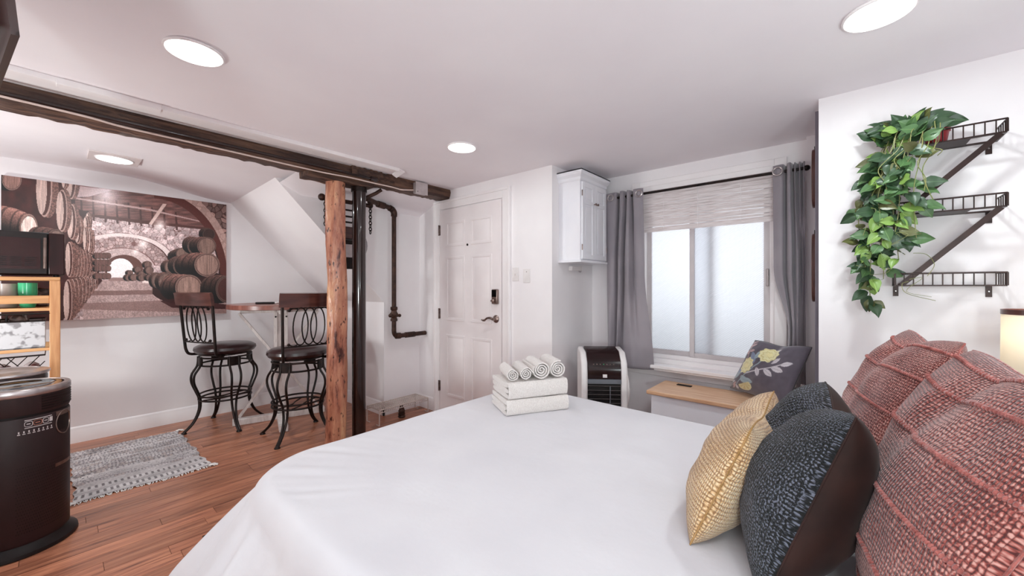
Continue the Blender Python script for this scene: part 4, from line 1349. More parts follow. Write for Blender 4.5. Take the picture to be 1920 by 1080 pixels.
# sticker outlines, icon row, badge
M['sticker'] = mat('pale_sticker_print', 'cfc6c6', .5, c2='b8aeae', scale=60)
M['stickerred'] = mat('amber_sticker_print', 'b0705a', .5, c2='9a5c48', scale=60)
def ring_patch(a0, a1, z0, z1, m):
    mb = MB(); r = .1768; n = 20; pts = []
    ca, cz = (a0 + a1) / 2, (z0 + z1) / 2
    for i in range(n):
        q = 2 * PI * i / n
        a = ca + (a1 - a0) / 2 * math.copysign(abs(math.cos(q)) ** .6, math.cos(q)); z = cz + (z1 - z0) / 2 * math.copysign(abs(math.sin(q)) ** .6, math.sin(q))
        pts.append((AP[0] + r * math.cos(a), AP[1] + r * math.sin(a), z))
    mb.tube(pts, .0012, 4, closed=True)
    return mb
st = add('sticker', ring_patch(A(-80), A(-72), .606, .630, 0), 'sticker', t, label='row of small pale printed stickers')
add('badge', ring_patch(A(-71), A(-62), .606, .630, 0), 'stickerred', st)
add('badge', ring_patch(A(-61), A(-54), .606, .630, 0), 'sticker', st)
def strip(a0, a1, z0, z1, m, nm='print_line'): return add(nm, cyl_patch(A(a0), A(a1), z0, z1, .1766), m, st)
strip(-80, -50, .634, .6375, 'sticker'); strip(-80, -50, .598, .601, 'sticker')
strip(-78, -74, .616, .620, 'sticker'); strip(-69, -64, .616, .620, 'stickerred'); strip(-59.5, -55.5, .616, .620, 'sticker')
strip(-53, -49, .608, .630, 'sticker', 'patch')
for k in range(8):
    a = -87 + k * 5.0
    strip(a, a + 3.0, .572, .576, 'sticker', 'icon'); strip(a + .8, a + 2.2, .579, .588, 'sticker', 'icon')
add('nameplate', cyl_patch(A(-45), A(-12), .372, .389, .1768), 'nickel', t)
h = add('handle_recess', MB().tube([(AP[0] + .177 * math.cos(a), AP[1] + .177 * math.sin(a), z) for a, z in [(A(-29) + A(15) * math.cos(q), .585 + .058 * math.sin(q)) for q in [2 * PI * k / 28 for k in range(28)]]], .0025, 6, closed=True), 'nickel', t)
add('recess_shade', cyl_patch(A(-42), A(-16), .548, .622, .1764), 'black', h)
add('recess_panel', cyl_patch(A(-44), A(-12), .622, .645, .1767), 'nickel', h)
gr = MB()
for k in range(22):
    for q in range(26):
        a = A(-88 + q * 2.6 + (k % 2) * 1.3); z = .11 + k * .0145
        c_ = Vector((AP[0] + .1757 * math.cos(a), AP[1] + .1757 * math.sin(a), z)); tt = Vector((-math.sin(a), math.cos(a), 0)); oo = Vector((math.cos(a), math.sin(a), 0)) * .0006
        gr.add([c_ + oo - tt * .0022, c_ + oo + Vector((0, 0, .003)), c_ + oo + tt * .0022, c_ + oo - Vector((0, 0, .003))], [(0, 3, 2, 1)])
g = add('intake_grille', gr, 'black', t, smooth=False); g['kind'] = 'stuff'

# round bin with a silver-edged lid behind the purifier
RB = (-.19, 3.50)
t = thing('round_bin', 'round dark bin with pale silver lid behind the air purifier', 'bin', (*RB, 0))
add('bin_body', MB().lathe([(.14, 0), (.155, .02), (.16, .765), (.155, .78)], (*RB, 0), 48), 'appliance', t)
add('lid', MB().lathe([(.165, .78), (.17, .787), (.168, .797), (.13, .807), (.128, .803), (.02, .805)], (*RB, 0), 48), 'chrome', t)

# ------------------------------------------------------------------ pine rack with microwave
FY, BY, XR, XLf = 3.80, 4.22, .018, -.78
t = thing('pine_rack', 'pine kitchen rack with slim posts against the mural wall', 'shelf rack', (-.38, 4.0, 0))
for (x, y) in ((XR - .045, FY), (XR - .045, BY - .045), (XLf, FY), (XLf, BY - .045)):
    add('post', MB().box(x, x + .045, y, y + .045, 0, 1.305), 'pine', t, bev=.003)
add('top_board', MB().box(XLf, XR - .0, FY, BY, 1.305, 1.328), 'pine_h', t, bev=.003)
add('rail', MB().box(XLf + .045, XR - .045, FY + .005, FY + .025, 1.162, 1.212), 'pine_h', t, bev=.003)
for z in (1.135, .885, .62):
    add('shelf', MB().box(XLf + .02, XR - .03, FY + .01, BY - .01, z - .02, z), 'pine_h', t, bev=.002)
add('shelf_wire', MB().tube([(XLf + .03, FY + .004, 1.10), (XR - .045, FY + .004, 1.10)], .006, 6), 'iron', t)
# microwave
mz = 1.330
t = thing('microwave', 'black microwave oven on top of the pine rack', 'microwave', (-.22, 4.0, mz))
add('body', MB().box(-.47, .036, FY + .02, BY - .02, mz + .012, mz + .275), 'ovenblack', t, bev=.006)
d = add('door', MB().box(-.47, -.035, FY - .006, FY + .019, mz + .014, mz + .273), 'ovenblack', t, bev=.004)
add('door_window', MB().box(-.44, -.062, FY - .010, FY - .005, mz + .045, mz + .235), 'darkglass', d)
lou = MB()
for k in range(5):
    for j in range(6):
        lou.box(-.40 + j * .055, -.357 + j * .055, FY - .0125, FY - .0095, mz + .065 + k * .012, mz + .069 + k * .012)
o = add('louvre', lou, 'black', d); o['kind'] = 'stuff'
add('handle', MB().tube([(-.045, FY - .02, mz + .05), (-.045, FY - .024, mz + .14), (-.045, FY - .02, mz + .24)], .008, 8), 'nickel', d)
add('control_panel', MB().box(-.030, .034, FY - .004, FY + .019, mz + .014, mz + .273), 'darkglass', t, bev=.003)
for x in (-.44, .0):
    add('foot', MB().lathe([(.014, 0), (.014, .014)], (x, FY + .06, mz - .001), 10), 'black', t)
# things in the rack
t = thing('glass_bowl', 'pale glass bowl under the microwave', 'bowl', (-.21, 3.95, 1.136))
add('bowl_wall', MB().lathe([(.05, 1.136), (.055, 1.14), (.06, 1.20), (.062, 1.285), (.058, 1.285), (.052, 1.15), (.002, 1.145)], (-.21, 3.95, 0), 28, cap=False), 'clear', t)
single('green_cup', 'green cup on the rack shelf under the microwave', 'cup', MB().lathe([(.028, 1.136), (.034, 1.15), (.040, 1.23), (.040, 1.29), (.036, 1.29), (.034, 1.16), (.002, 1.15)], (-.115, 3.90, 0), 24, cap=False), 'green_glass', (-.115, 3.90, 1.136))
single('round_pan', 'dark round pan beside the green cup on the rack', 'pan', MB().lathe([(.045, 1.136), (.06, 1.145), (.065, 1.20), (.06, 1.25), (.02, 1.26)], (-.02 - .06, 4.08, 0), 24), 'darkitem', (-.08, 4.08, 1.136))
t = thing('galvanised_bin', 'mottled galvanised steel storage bin on the middle rack shelf', 'storage bin', (-.3, 3.95, .886))
add('bin_side', MB().box(-.56, -.045, FY + .012, FY + .022, .888, 1.05).box(-.56, -.55, FY + .02, 4.15, .888, 1.05).box(-.055, -.045, FY + .02, 4.15, .888, 1.05).box(-.56, -.045, 4.14, 4.15, .888, 1.05).box(-.56, -.045, FY + .012, 4.15, .886, .892), 'galv', t)
add('rim', MB().tube([(-.56, FY + .016, 1.052), (-.045, FY + .016, 1.052), (-.045, 4.15, 1.052), (-.56, 4.15, 1.052)], .006, 6, closed=True), 'iron', t)
cb = MB(); r3 = random.Random(9)
for k in range(9):
    x = -.50 + k * .05
    cb.tube([(x, 3.93, .90), (x + r3.uniform(-.03, .03), 3.90 + r3.uniform(-.02, .06), 1.09 + r3.uniform(-.02, .02))], .006, 6)
for k in range(4):
    cb.ball((-.48 + k * .11, 3.93, 1.055), .042, 10)
u = single('kitchen_utensils', 'dark utensils and packets piled in the galvanised bin', 'utensils', cb, 'darkitem', (-.3, 3.93, .9)); u['kind'] = 'stuff'
# wire basket
t = thing('wire_basket', 'dark diamond wire basket on the lower rack shelf', 'basket', (-.3, 3.95, .622))
mb = MB()
z0, z1 = .625, .84
for k in range(-4, 12):
    for s in (1, -1):
        a, b = [], []
        x = -.56 + k * .048
        xa, xb = x, x + s * .16
        p0, p1 = Vector((xa, FY + .012, z0)), Vector((xb, FY + .012, z1))
        # clip to basket width
        def cl(p, q):
            d_ = q - p
            t0, t1 = 0., 1.
            for lim, sg in ((-.57, 1), (-.045, -1)):
                fp = sg * (p.x - lim); fq = sg * (q.x - lim)
                if fp < 0 and fq < 0: return None
                if fp < 0: t0 = max(t0, fp / (fp - fq))
                if fq < 0: t1 = min(t1, fp / (fp - fq))
            return p + d_ * t0, p + d_ * t1
        c_ = cl(p0, p1)
        if c_ and (c_[0] - c_[1]).length > .02: mb.tube(c_, .0026, 5)
o = add('wire_mesh', mb, 'iron', t); o['kind'] = 'stuff'
add('rim', MB().tube([(-.57, FY + .012, z1), (-.045, FY + .012, z1), (-.045, 4.15, z1), (-.57, 4.15, z1)], .005, 6, closed=True), 'iron', t)
add('base_frame', MB().tube([(-.57, FY + .012, z0), (-.045, FY + .012, z0), (-.045, 4.15, z0), (-.57, 4.15, z0)], .005, 6, closed=True), 'iron', t)
M['packet'] = mat('mixed_packets', '5a2b2a', .45, c2='cdbfc0', scale=14, lo=.5, hi=.62, detail=1)
for k, (x, s, lb) in enumerate(((-.10, .05, 'pale round packet at the right end of the wire basket'), (-.215, .055, 'dark mottled packet second from the right in the wire basket'), (-.33, .05, 'mottled packet towards the left in the wire basket'))):
    mb = MB().lathe([(s * .6, 0), (s, .03), (s * 1.05, .09), (s * .6, .15), (s * .2, .165)], (x, 3.90, .628), 12)
    single('food_packet', lb, 'packet', mb, 'packet', (x, 3.90, .628), 'packets in the wire basket')

# ------------------------------------------------------------------ television, near top left
u_, v_ = Vector((-.1218, .992, 0)).normalized(), None
P0 = Vector((-.046, 1.162, 1.729))
up = Vector((-.085, 0, 1)).normalized(); up = (up - u_ * up.dot(u_)).normalized()
nn = u_.cross(up).normalized()     # towards +X
if nn.x < 0: nn = -nn
mt = Matrix((u_, up, nn)).transposed()
W_, H_ = .72, .43
t = thing('television', 'wall television with dark bezel cut off at the top left', 'television', P0 + u_ * W_ / 2)
ctr = P0 + u_ * W_ / 2 + up * H_ / 2
add('tv_body', MB().obox(ctr - nn * .005, (W_, H_, .006), mt), 'bezel', t)
add('rear_housing', MB().obox(ctr - nn * .03 - up * .02, (W_ - .24, H_ - .16, .045), mt), 'bezel', t, bev=.01)
b_ = .010
mb = MB()
for (cu, cv, su, sv) in ((0, H_ / 2 - b_ / 2, W_, b_), (0, -H_ / 2 + b_ / 2, W_, b_), (W_ / 2 - b_ / 2, 0, b_, H_), (-W_ / 2 + b_ / 2, 0, b_, H_)):
    mb.obox(ctr + u_ * cu + up * cv - nn * .000, (su, sv, .005), mt)
add('bezel', mb, 'bezel', t)
add('screen', MB().obox(ctr - nn * .0005, (W_ - 2 * b_, H_ - 2 * b_, .003), mt), 'mirror_black', t)
add('mount_arm', MB().bar(ctr - nn * .03, ctr - nn * .03 + Vector((-.25, 0, .1)), .05, .05).tube([ctr - nn * .03 + Vector((-.25, 0, .1)), Vector((ctr.x - .28, ctr.y, CEIL))], .02, 8), 'iron', t)

# ------------------------------------------------------------------ bed
BZ = .62
bx0, bx1, by0_, by1_ = .395, 2.03, -.46, 1.685
t = thing('bed', 'large bed with a plain white duvet hanging to the floor', 'bed', (1.25, .57, 0))
add('bed_base', MB().box(bx0 + .13, bx1 - .13, by0_, by1_ - .13, .05, .30), 'black', t, bev=.01)
add('mattress', MB().box(bx0 + .13, bx1 - .13, by0_, by1_ - .13, .30, BZ - .06), 'pillowcase', t, bev=.03)
cxb, cyb = (bx0 + bx1) / 2, (by0_ + by1_) / 2
hw, hl = (bx1 - bx0) / 2, (by1_ - by0_) / 2
ns = 480
def boundary(k):
    """rounded rectangle point + outward normal + corner weight"""
    rc = .26
    segs = [('l', 2 * (hl - rc)), ('c', PI / 2 * rc), ('l', 2 * (hw - rc)), ('c', PI / 2 * rc)] * 2
    tot = sum(s[1] for s in segs); s = k * tot
    # start at +x side lower end going +y
    P = Vector((hw, -hl + rc)); ang = 0.
    for ty, L_ in segs:
        if s <= L_ or (ty == segs[-1][0] and False):
            if ty == 'l':
                d = Vector((-math.sin(ang), math.cos(ang)))
                q = P + d * s
                edge = min(s, L_ - s)
                return q, Vector((math.cos(ang), math.sin(ang))), max(0, 1 - edge / .35) ** 2 * .5
            c = P - Vector((math.cos(ang), math.sin(ang))) * rc
            a = ang + s / rc
            w = 1 - abs(s / L_ - .5) * 1.0
            return c + Vector((math.cos(a), math.sin(a))) * rc, Vector((math.cos(a), math.sin(a))), w
        s -= L_
        if ty == 'l': P = P + Vector((-math.sin(ang), math.cos(ang))) * L_
        else:
            c = P - Vector((math.cos(ang), math.sin(ang))) * rc
            ang += PI / 2
            P = c + Vector((math.cos(ang), math.sin(ang))) * rc
    return P, Vector((1, 0)), 0
B_ = [boundary(k / ns) for k in range(ns)]
cw_s = np.array([b[2] for b in B_])
ker = np.hanning(63); ker /= ker.sum()
cw_s = np.convolve(np.concatenate([cw_s[-31:], cw_s, cw_s[:31]]), ker, 'valid')
from mathutils import noise as mn
rings = []
for j in range(34): rings.append(('top', (j + .5) / 34 * .93))
for j in range(9): rings.append(('round', j / 8))
for j in range(1, 26): rings.append(('hang', j / 25))
vs = []; fs = []
re = .12
for (ty, q) in rings:
    for i in range(ns):
        b, nrm, _ = B_[i]; w = cw_s[i]
        if ty == 'top':
            x, y = b.x * q, b.y * q
            z = BZ
            # light rumples
            z += .006 * mn.noise(Vector((x * 2.2, y * 2.2, 1))) + .0035 * mn.noise(Vector((x * 7, y * 5, 4)))
            s_ = i / ns * 2 * PI
            z += .0045 * w * max(0, (q - .62) / .31) ** 1.5 * min(1, max(0, .93 - q) * 18) * (math.sin(s_ * 57 + 1.3) + .7 * math.sin(s_ * 91))
            z += .010 * (1 - (x / hw) ** 2) * (1 - (y / hl) ** 2)
        else:
            base = Vector((b.x, b.y)) * .93
            e = Vector((b.x, b.y)) - nrm * 0
            if ty == 'round':
                a = q * (PI / 2 - .72 * min(1, w * 1.1) * (1.0 if nrm.x < .3 else .3))
                inner = base
                outer = e
                f_ = math.sin(a)
                s_ = i / ns * 2 * PI
                fold = (math.sin(s_ * 34 + 2 * math.sin(s_ * 5)) * .6 + math.sin(s_ * 57 + 1.3) * .4 + math.sin(s_ * 91) * .22) * .044 * .08 * q * q * (.6 + .8 * w)
                outer = e + nrm * fold
                x, y = inner.x + (outer.x - inner.x) * f_, inner.y + (outer.y - inner.y) * f_
                z = BZ - re * (1 - math.cos(a))
                z += .006 * mn.noise(Vector((x * 2.2, y * 2.2, 1))) * (1 - q)
            else:
                ae = PI / 2 - .72 * min(1, w * 1.1) * (1.0 if nrm.x < .3 else .3)
                fe = math.sin(ae); z0_ = BZ - re * (1 - math.cos(ae))
                base = Vector((b.x, b.y)) * .93
                e = base + (Vector((b.x, b.y)) - base) * fe
                h = q * (z0_ - .05)
                side_ = 1.0 if nrm.x < .3 else .35
                flare = (.11 * q + w * .37 * q * (1.35 - .35 * q)) * side_
                s_ = i / ns * 2 * PI
                fold = (math.sin(s_ * 34 + 2 * math.sin(s_ * 5)) * .5 + math.sin(s_ * 57 + 1.3) * .5 + math.sin(s_ * 91) * .3) * (.044 * (.08 + .92 * min(1, q * 2.0))) * (.6 + .8 * w)
                x, y = e.x + nrm.x * (flare + fold), e.y + nrm.y * (flare + fold)
                z = z0_ - h
        vs.append((cxb + x, cyb + y, z))
for j in range(len(rings) - 1):
    for i in range(ns):
        fs.append((j * ns + i, j * ns + (i + 1) % ns, (j + 1) * ns + (i + 1) % ns, (j + 1) * ns + i))
fs.append(tuple(range(ns)))
# the wall-side rings would pass into the head wall: keep them just in front
vs = [(x, max(y, YR + .12), z) for x, y, z in vs]
add('duvet', MB().add(vs, fs), 'cotton', t, angle=180)
add('headboard', MB().box(bx0, bx1, YR + .01, YR + .07, .15, 1.0), 'curtain', t, bev=.02)

# ------------------------------------------------------------------ pillows
def pillow_grid(bn, bf, tn, tf, T, n=70, bow=.06, chop=0., ridges=(), rh=.010, puff=.5, side=1, wrinkle=.006, seed=0, chopw=.2, corner=0.):
    """corners: bottom-near, bottom-far, top-near, top-far (near = towards the camera's end of the bed)"""
    bn, bf, tn, tf = map(Vector, (bn, bf, tn, tf))
    N = (bf - bn).cross(tn - bn).normalized()
    if N.y < 0 and side == 1: N = -N
    if side == -1: N = -N if N.y > 0 else N
    vs = []; uv = []
    cen = (bn + bf + tn + tf) / 4
    for j in range(n + 1):
        for i in range(n + 1):
            s_, r_ = 2 * i / n - 1, 2 * j / n - 1
            u = .5 + .5 * (.35 * s_ + .65 * math.sin(PI / 2 * s_)); v = .5 + .5 * (.35 * r_ + .65 * math.sin(PI / 2 * r_))
            # concave edges between pointed corners
            uu, vv = 2 * u - 1, 2 * v - 1
            bu = 1 - bow * (1 - vv * vv) ; bvv = 1 - bow * (1 - uu * uu)
            u2, v2 = .5 + .5 * uu * bu, .5 + .5 * vv * bvv
            p = bn * (1 - u2) * (1 - v2) + bf * u2 * (1 - v2) + tn * (1 - u2) * v2 + tf * u2 * v2
            rc_ = 1 - .028 * (uu * vv) ** 4
            u2, v2 = .5 + (u2 - .5) * rc_, .5 + (v2 - .5) * rc_
            p = bn * (1 - u2) * (1 - v2) + bf * u2 * (1 - v2) + tn * (1 - u2) * v2 + tf * u2 * v2
            prof = max(0, (1 - abs(uu) ** 2.4)) * max(0, (1 - abs(vv) ** 2.4))
            th = T * .5 * prof ** puff
            w = mn.noise(Vector((u * 3.1 + seed, v * 3.3, side * 1.7 + seed))) * wrinkle * 3 * prof ** .5 + mn.noise(Vector((u * 9 + seed, v * 9, side + seed))) * wrinkle * prof ** .5
            if chop:
                g = math.exp(-((u - .5) / chopw) ** 2) * max(0, (v - .45) / .55) ** 1.3
                p = p - Vector((0, 0, 1)) * chop * g
                th *= 1 - .45 * math.exp(-((u - .5) / (chopw * .5)) ** 2) * max(0, (v - .35) / .65)
            vs.append(p + N * (th + (w if prof > 0 else 0)))
            uv.append((i / n, j / n))
    idx = np.arange((n + 1) ** 2).reshape(n + 1, n + 1)
    f = np.stack([idx[:-1, :-1], idx[:-1, 1:], idx[1:, 1:], idx[1:, :-1]], -1).reshape(-1, 4)
    return np.array([tuple(q) for q in vs]), f, np.array(uv), N


def pillow(name, label, corners, T, mfront, mback=None, n=70, cat='pillow', group=None, cols=None, rh_=.0042, **kw):
    bn, bf, tn, tf = corners
    loc = (Vector(bn) + Vector(bf)) / 2
    t = thing(name, label, cat, loc, 0, group)
    v1, f1, uv1, N = pillow_grid(*corners, T, n=n, side=1, **kw)
    v2, f2, uv2, _ = pillow_grid(*corners, T, n=n, side=-1, **kw)
    # same outline
    L_ = np.array(tuple(loc))
    a = np_mesh('cover_front', v1 - L_, f1 if True else f1, cols, uv1)
    b = np_mesh('cover_back', v2 - L_, f2[:, ::-1], cols, uv2)
    for me in (a, b):
        bm = bmesh.new(); bm.from_mesh(me); bmesh.ops.recalc_face_normals(bm, faces=bm.faces)
        # orient outward
        s = 1 if me is a else -1
        fc = bm.faces[len(bm.faces) // 2 if False else 0]
        bm.faces.ensure_lookup_table()
        mid = bm.faces[(n // 2) * n + n // 2]
        if mid.normal.dot(N) * s < 0: bmesh.ops.reverse_faces(bm, faces=bm.faces)
        bm.to_mesh(me); bm.free()
    add('cover_front', a, mfront, t)
    add('cover_back', b, mback or mfront, t)
    for rv in kw.get('ridges', ()):
        j = round(rv * n)
        line = [Vector(v1[j * (n + 1) + i]) + N * .001 for i in range(n + 1)]
        line = catmull(line[::3], 6)
        rr = [rh_ * (1 + .28 * math.sin(k * 2.1)) * (.6 if k < 2 or k > len(line) - 3 else 1) for k in range(len(line))]
        add('rib', MB().tube([tuple(q) for q in line], rr, 7), 'red_rib', t)
    # piped seam around the edge
    rim = [v1[i] for i in range(n + 1)] + [v1[(j) * (n + 1) + n] for j in range(1, n + 1)] + [v1[n * (n + 1) + i] for i in range(n - 1, -1, -1)] + [v1[j * (n + 1)] for j in range(n - 1, 0, -1)]
    add('seam', MB().tube([tuple(r) for r in rim[::2]], .0022, 6, closed=True), {'yellow_knit': 'seam_tan', 'red_knit': 'red_rib'}.get(mback or mfront, mback or mfront), t)
    return t


pillow('pillow', 'white pillow propped against the head wall nearest the lamp', [(1.30, -.33, .64), (2.0, -.31, .64), (1.34, -.50, 1.05), (1.98, -.50, 1.03)], .17, 'pillowcase', wrinkle=.01, seed=4, puff=.45)
pillow('pillow', 'white pillow behind the nearest red cushion, almost out of frame', [(.52, -.34, .64), (1.20, -.34, .64), (.55, -.50, 1.03), (1.18, -.50, 1.03)], .17, 'pillowcase', wrinkle=.01, seed=8, puff=.45)
pillow('cushion', 'terracotta red ribbed cushion at the back, farthest from camera', [(1.50, -.02, .632), (1.99, .0, .632), (1.577, -.25, 1.12), (1.955, -.173, 1.12)], .20, 'red_knit', n=110, cat='cushion', ridges=(.17, .34, .51, .68, .85), chop=.03, bow=.05, seed=2)
pillow('cushion', 'large terracotta red ribbed cushion nearest the camera at right', [(.80, -.06, .632), (1.40, -.05, .612), (.86, -.29, 1.14), (1.384, -.228, 1.125)], .20, 'red_knit', n=130, cat='cushion', ridges=(.12, .28, .44, .60, .76, .9), chop=.02, bow=.05, seed=6)
pillow('cushion', 'navy knitted cushion with brown velvet back and dented top', [(.905, .125, .628), (1.42, .16, .632), (.998, -.020, 1.018), (1.40, .04, 1.005)], .235, 'blue_knit', 'velvet', n=90, cat='cushion', chop=.06, bow=.05, seed=11, chopw=.22)
pillow('cushion', 'mustard yellow knitted lumbar cushion at the front of the row', [(1.005, .29, .628), (1.43, .30, .632), (1.062, .165, .935), (1.456, .165, .945)], .175, 'yellow_knit', n=90, cat='cushion', chop=.02, bow=.05, seed=15, chopw=.25)

# floral cushion on the bench
def paint_floral(n):
    U, V = np.meshgrid(np.linspace(0, 1, n + 1), np.linspace(0, 1, n + 1))
    p = Paint(U * 1000, (1 - V) * 1000)     # x: u*1000 near(0)->far(1000); y down
    X, Y = 400 + (1000 - p.X - 330) / 1.22, 450 + (p.Y - 480) / 1.22     # as seen, left is the far side
    p.X = X
    p.C = np.ones(X.shape + (3,)) * np.array([84, 76, 88]) * (.95 + .1 * p.n2)[..., None]
    def leaf(x, y, ang, L, w, col, a=1.):
        c, s = math.cos(ang), math.sin(ang)
        du = (X - x) * c + (Y - y) * s; dv = -(X - x) * s + (Y - y) * c
        q = np.clip(du / L, 0, 1)
        m = (du > 0) & (du < L) & (np.abs(dv) < w * np.sin(PI * q) ** .8)
        p.put(m, col, a); p.put(m & (np.abs(dv) < 3), tuple(v * .75 for v in col), .6)
    def stem(pts, w, col):
        for (a, b), (c, d) in zip(pts, pts[1:]):
            L2 = math.hypot(c - a, d - b); q = np.clip(((X - a) * (c - a) + (Y - b) * (d - b)) / L2 ** 2, 0, 1)
            p.put(np.hypot(X - a - q * (c - a), Y - b - q * (d - b)) < w, col)
    pale = (206, 200, 206); teal = (150, 168, 176); blue = (124, 138, 166); pink = (192, 158, 158); yel = (230, 224, 176)
    stem([(300, 760), (380, 560), (470, 430), (520, 300), (560, 200)], 6, teal); stem([(380, 560), (560, 470), (700, 400)], 6, pale); stem([(300, 420), (250, 260), (230, 130)], 5, pink)
    for (x, y, a, L, w, c) in ((700, 400, -.3, 130, 26, pale), (620, 440, .15, 150, 28, pale), (560, 470, .5, 130, 26, pale), (600, 400, -.9, 100, 22, pale), (480, 470, 1.0, 110, 24, pale),
                               (420, 430, -2.2, 160, 34, blue), (350, 520, 2.8, 150, 34, blue), (470, 360, -.2, 120, 30, blue), (330, 600, .6, 150, 36, teal), (360, 640, .1, 150, 36, teal), (300, 560, 2.3, 120, 30, teal), (400, 380, -1.2, 140, 30, teal), (520, 250, -.6, 110, 26, pale),
                               (250, 260, -2.2, 90, 20, pink), (240, 230, -.8, 100, 20, pink), (232, 180, -2.0, 80, 18, pink), (235, 160, -1.1, 90, 18, pink), (262, 300, -.3, 90, 18, pink), (270, 340, -2.6, 90, 20, pink),
                               (300, 700, 2.4, 110, 20, pink), (290, 730, 1.9, 110, 20, pink), (310, 740, 1.2, 100, 20, pale), (270, 690, 2.9, 90, 18, pale)): leaf(x, y, a, L, w, c)
    for (x, y, r) in ((330, 470, 92), (520, 290, 98)):
        e = np.hypot(X - x, Y - y) + 8 * np.sin(np.arctan2(Y - y, X - x) * 9); p.put(e < r, yel); p.put((np.sin(e / 7 + 2 * np.arctan2(Y - y, X - x)) > .6) & (e < r), (196, 182, 110), .6)
        p.put(e < r * .3, (236, 226, 170))
    e = np.hypot(X - 430, Y - 730); hm = (e < 78) & ((X - 430) * .5 + (Y - 730) * .8 > -40); p.put(hm, (214, 206, 158)); p.put(hm & (e < 62) & (np.sin(np.arctan2(Y - 700, X - 430) * 9) > .0), (196, 176, 110), .7)
    C = p.C / 255
    return np.where(C <= .04045, C / 12.92, ((C + .055) / 1.055) ** 2.4)


pillow('cushion', 'dark grey cushion printed with yellow flowers on the window bench', [(2.74, .255, .572), (3.00, .60, .572), (2.80, .135, .925), (2.93, .44, .925)], .11, 'floral', n=150, cat='cushion', cols=paint_floral(150), bow=.04, seed=20, wrinkle=.004, chop=.015)

# ------------------------------------------------------------------ folded towels
def towel_fold(c, ang, Lx, Ly, h, z0, name, label, seed):
    """folded bath towel: stacked layers with rounded fold at the far ends"""
    t = thing(name, label, 'towel', (c[0], c[1], z0), ang, 'white towels stacked on the bed')
    layers = 3; lh = h / layers
    n = 26
    mb = MB()
    # outline profile in (x,z): serpentine outer skin approximated by bulging layered stack
    for k in range(layers):
        zc = k * lh + lh / 2
        vs = []; fs = []; ny = 14; m = 20
        hx = Lx / 2 * (1 - .012 * ((k * 7 + seed) % 3)); hy = Ly / 2 * (1 - .015 * ((k * 5 + seed) % 3))
        for i in range(m):
            a = 2 * PI * i / m
            pass
        prof = [(math.copysign(abs(math.cos(a)) ** .35, math.cos(a)), math.copysign(abs(math.sin(a)) ** .8, math.sin(a))) for a in [2 * PI * i / m for i in range(m)]]
        for j in range(ny + 1):
            y = -hy + 2 * hy * j / ny
            e = 1 - .10 * max(0, (abs(y) / hy) - .85) / .15
            for (pxx, pz) in prof:
                zz = zc + pz * lh * .52 * e + .0035 * mn.noise(Vector((pxx * 3 + seed, y * 18, k)))
                vs.append((pxx * hx + .004 * mn.noise(Vector((y * 20, k + seed, 1))), y, max(zz, .0015)))
        for j in range(ny):
            for i in range(m):
                fs.append((j * m + i, j * m + (i + 1) % m, (j + 1) * m + (i + 1) % m, (j + 1) * m + i))
        fs += [tuple(range(m))[::-1], tuple(ny * m + i for i in range(m))]
        mb.add(vs, fs)
    # outer wrap joining the layers on the long front edge
    vs = []; fs = []; m = 14
    for j in range(15):
        y = -Ly / 2 + Ly * j / 14
        for i in range(m + 1):
            a = -PI / 2 + PI * i / m
            vs.append((Lx / 2 - .012 + (.018 + .002 * mn.noise(Vector((y * 15, i * .4, seed)))) * math.cos(a), y * .985, max(.001, h / 2 + (h / 2 + .001) * math.sin(a))))
    for j in range(14):
        for i in range(m):
            q = j * (m + 1) + i
            fs.append((q, q + 1, q + m + 2, q + m + 1))
    mw = MB().add(vs, fs)
    add('folded_layers', mb, 'towel', t, local=True, angle=60)
    add('fold_edge', mw, 'towel', t, local=True, angle=180)
    return t
TCx, TCy = 1.645, 1.285
tA = R(-30)
tz = BZ + .008
towel_fold((TCx, TCy), tA - PI / 2, .25, .345, .075, tz, 'folded_towel', 'lower folded white towel of the stack on the bed', 1)
towel_fold((TCx + .004, TCy + .003), tA - PI / 2 + .03, .242, .335, .083, tz + .077, 'folded_towel', 'upper folded white towel of the stack, under the rolled ones', 2)
dA = Vector((math.cos(tA), math.sin(tA), 0)); dB = Vector((-dA.y, dA.x, 0))
def rolled(off, r, L_, label, seed, shift=0., turns=3.2):
    base = Vector((TCx, TCy, 0)) + dA * off
    zc = tz + .077 + .085 + r * .97
    t = thing('rolled_towel', label, 'towel', (base.x, base.y, zc - r), 0, 'rolled white towels on the stack')
    axis = (dB * .96 + dA * .10).normalized(); side = Vector((0, 0, 1)).cross(axis).normalized(); up_ = Vector((0, 0, 1))
    k = 90; th = r / (turns + .6)
    vs = []; fs = []; m = 8
    for j in range(m + 1):
        y = -L_ / 2 + L_ * j / m
        for i in range(k + 1):
            q = i / k; a = q * turns * 2 * PI + seed
            rr = .10 * r + (r * .90) * q + .0006 * math.sin(a * 7)
            yo = y + (.010 * (1 - q) * (1 if j == 0 else 0)) + .002 * math.sin(a * 3 + seed)
            for s in (0, 1):
                rad = rr - s * th * .62
                p = Vector((base.x, base.y, zc)) + axis * (yo + shift) + side * (rad * math.cos(a)) + up_ * (rad * math.sin(a) * .97)
                vs.append(p)
    W2 = (k + 1) * 2
    for j in range(m):
        for i in range(k):
            for s in (0, 1):
                a0 = j * W2 + i * 2 + s
                fs.append((a0, a0 + 2, a0 + W2 + 2, a0 + W2))
        a0 = j * W2 + k * 2; fs.append((a0, a0 + 1, a0 + W2 + 1, a0 + W2))
        a0 = j * W2; fs.append((a0, a0 + 1, a0 + W2 + 1, a0 + W2))
    for j in (0, m):
        for i in range(k):
            a0 = j * W2 + i * 2; fs.append((a0, a0 + 1, a0 + 3, a0 + 2))
    add('roll', MB().add(vs, fs), 'towel', t, angle=50)
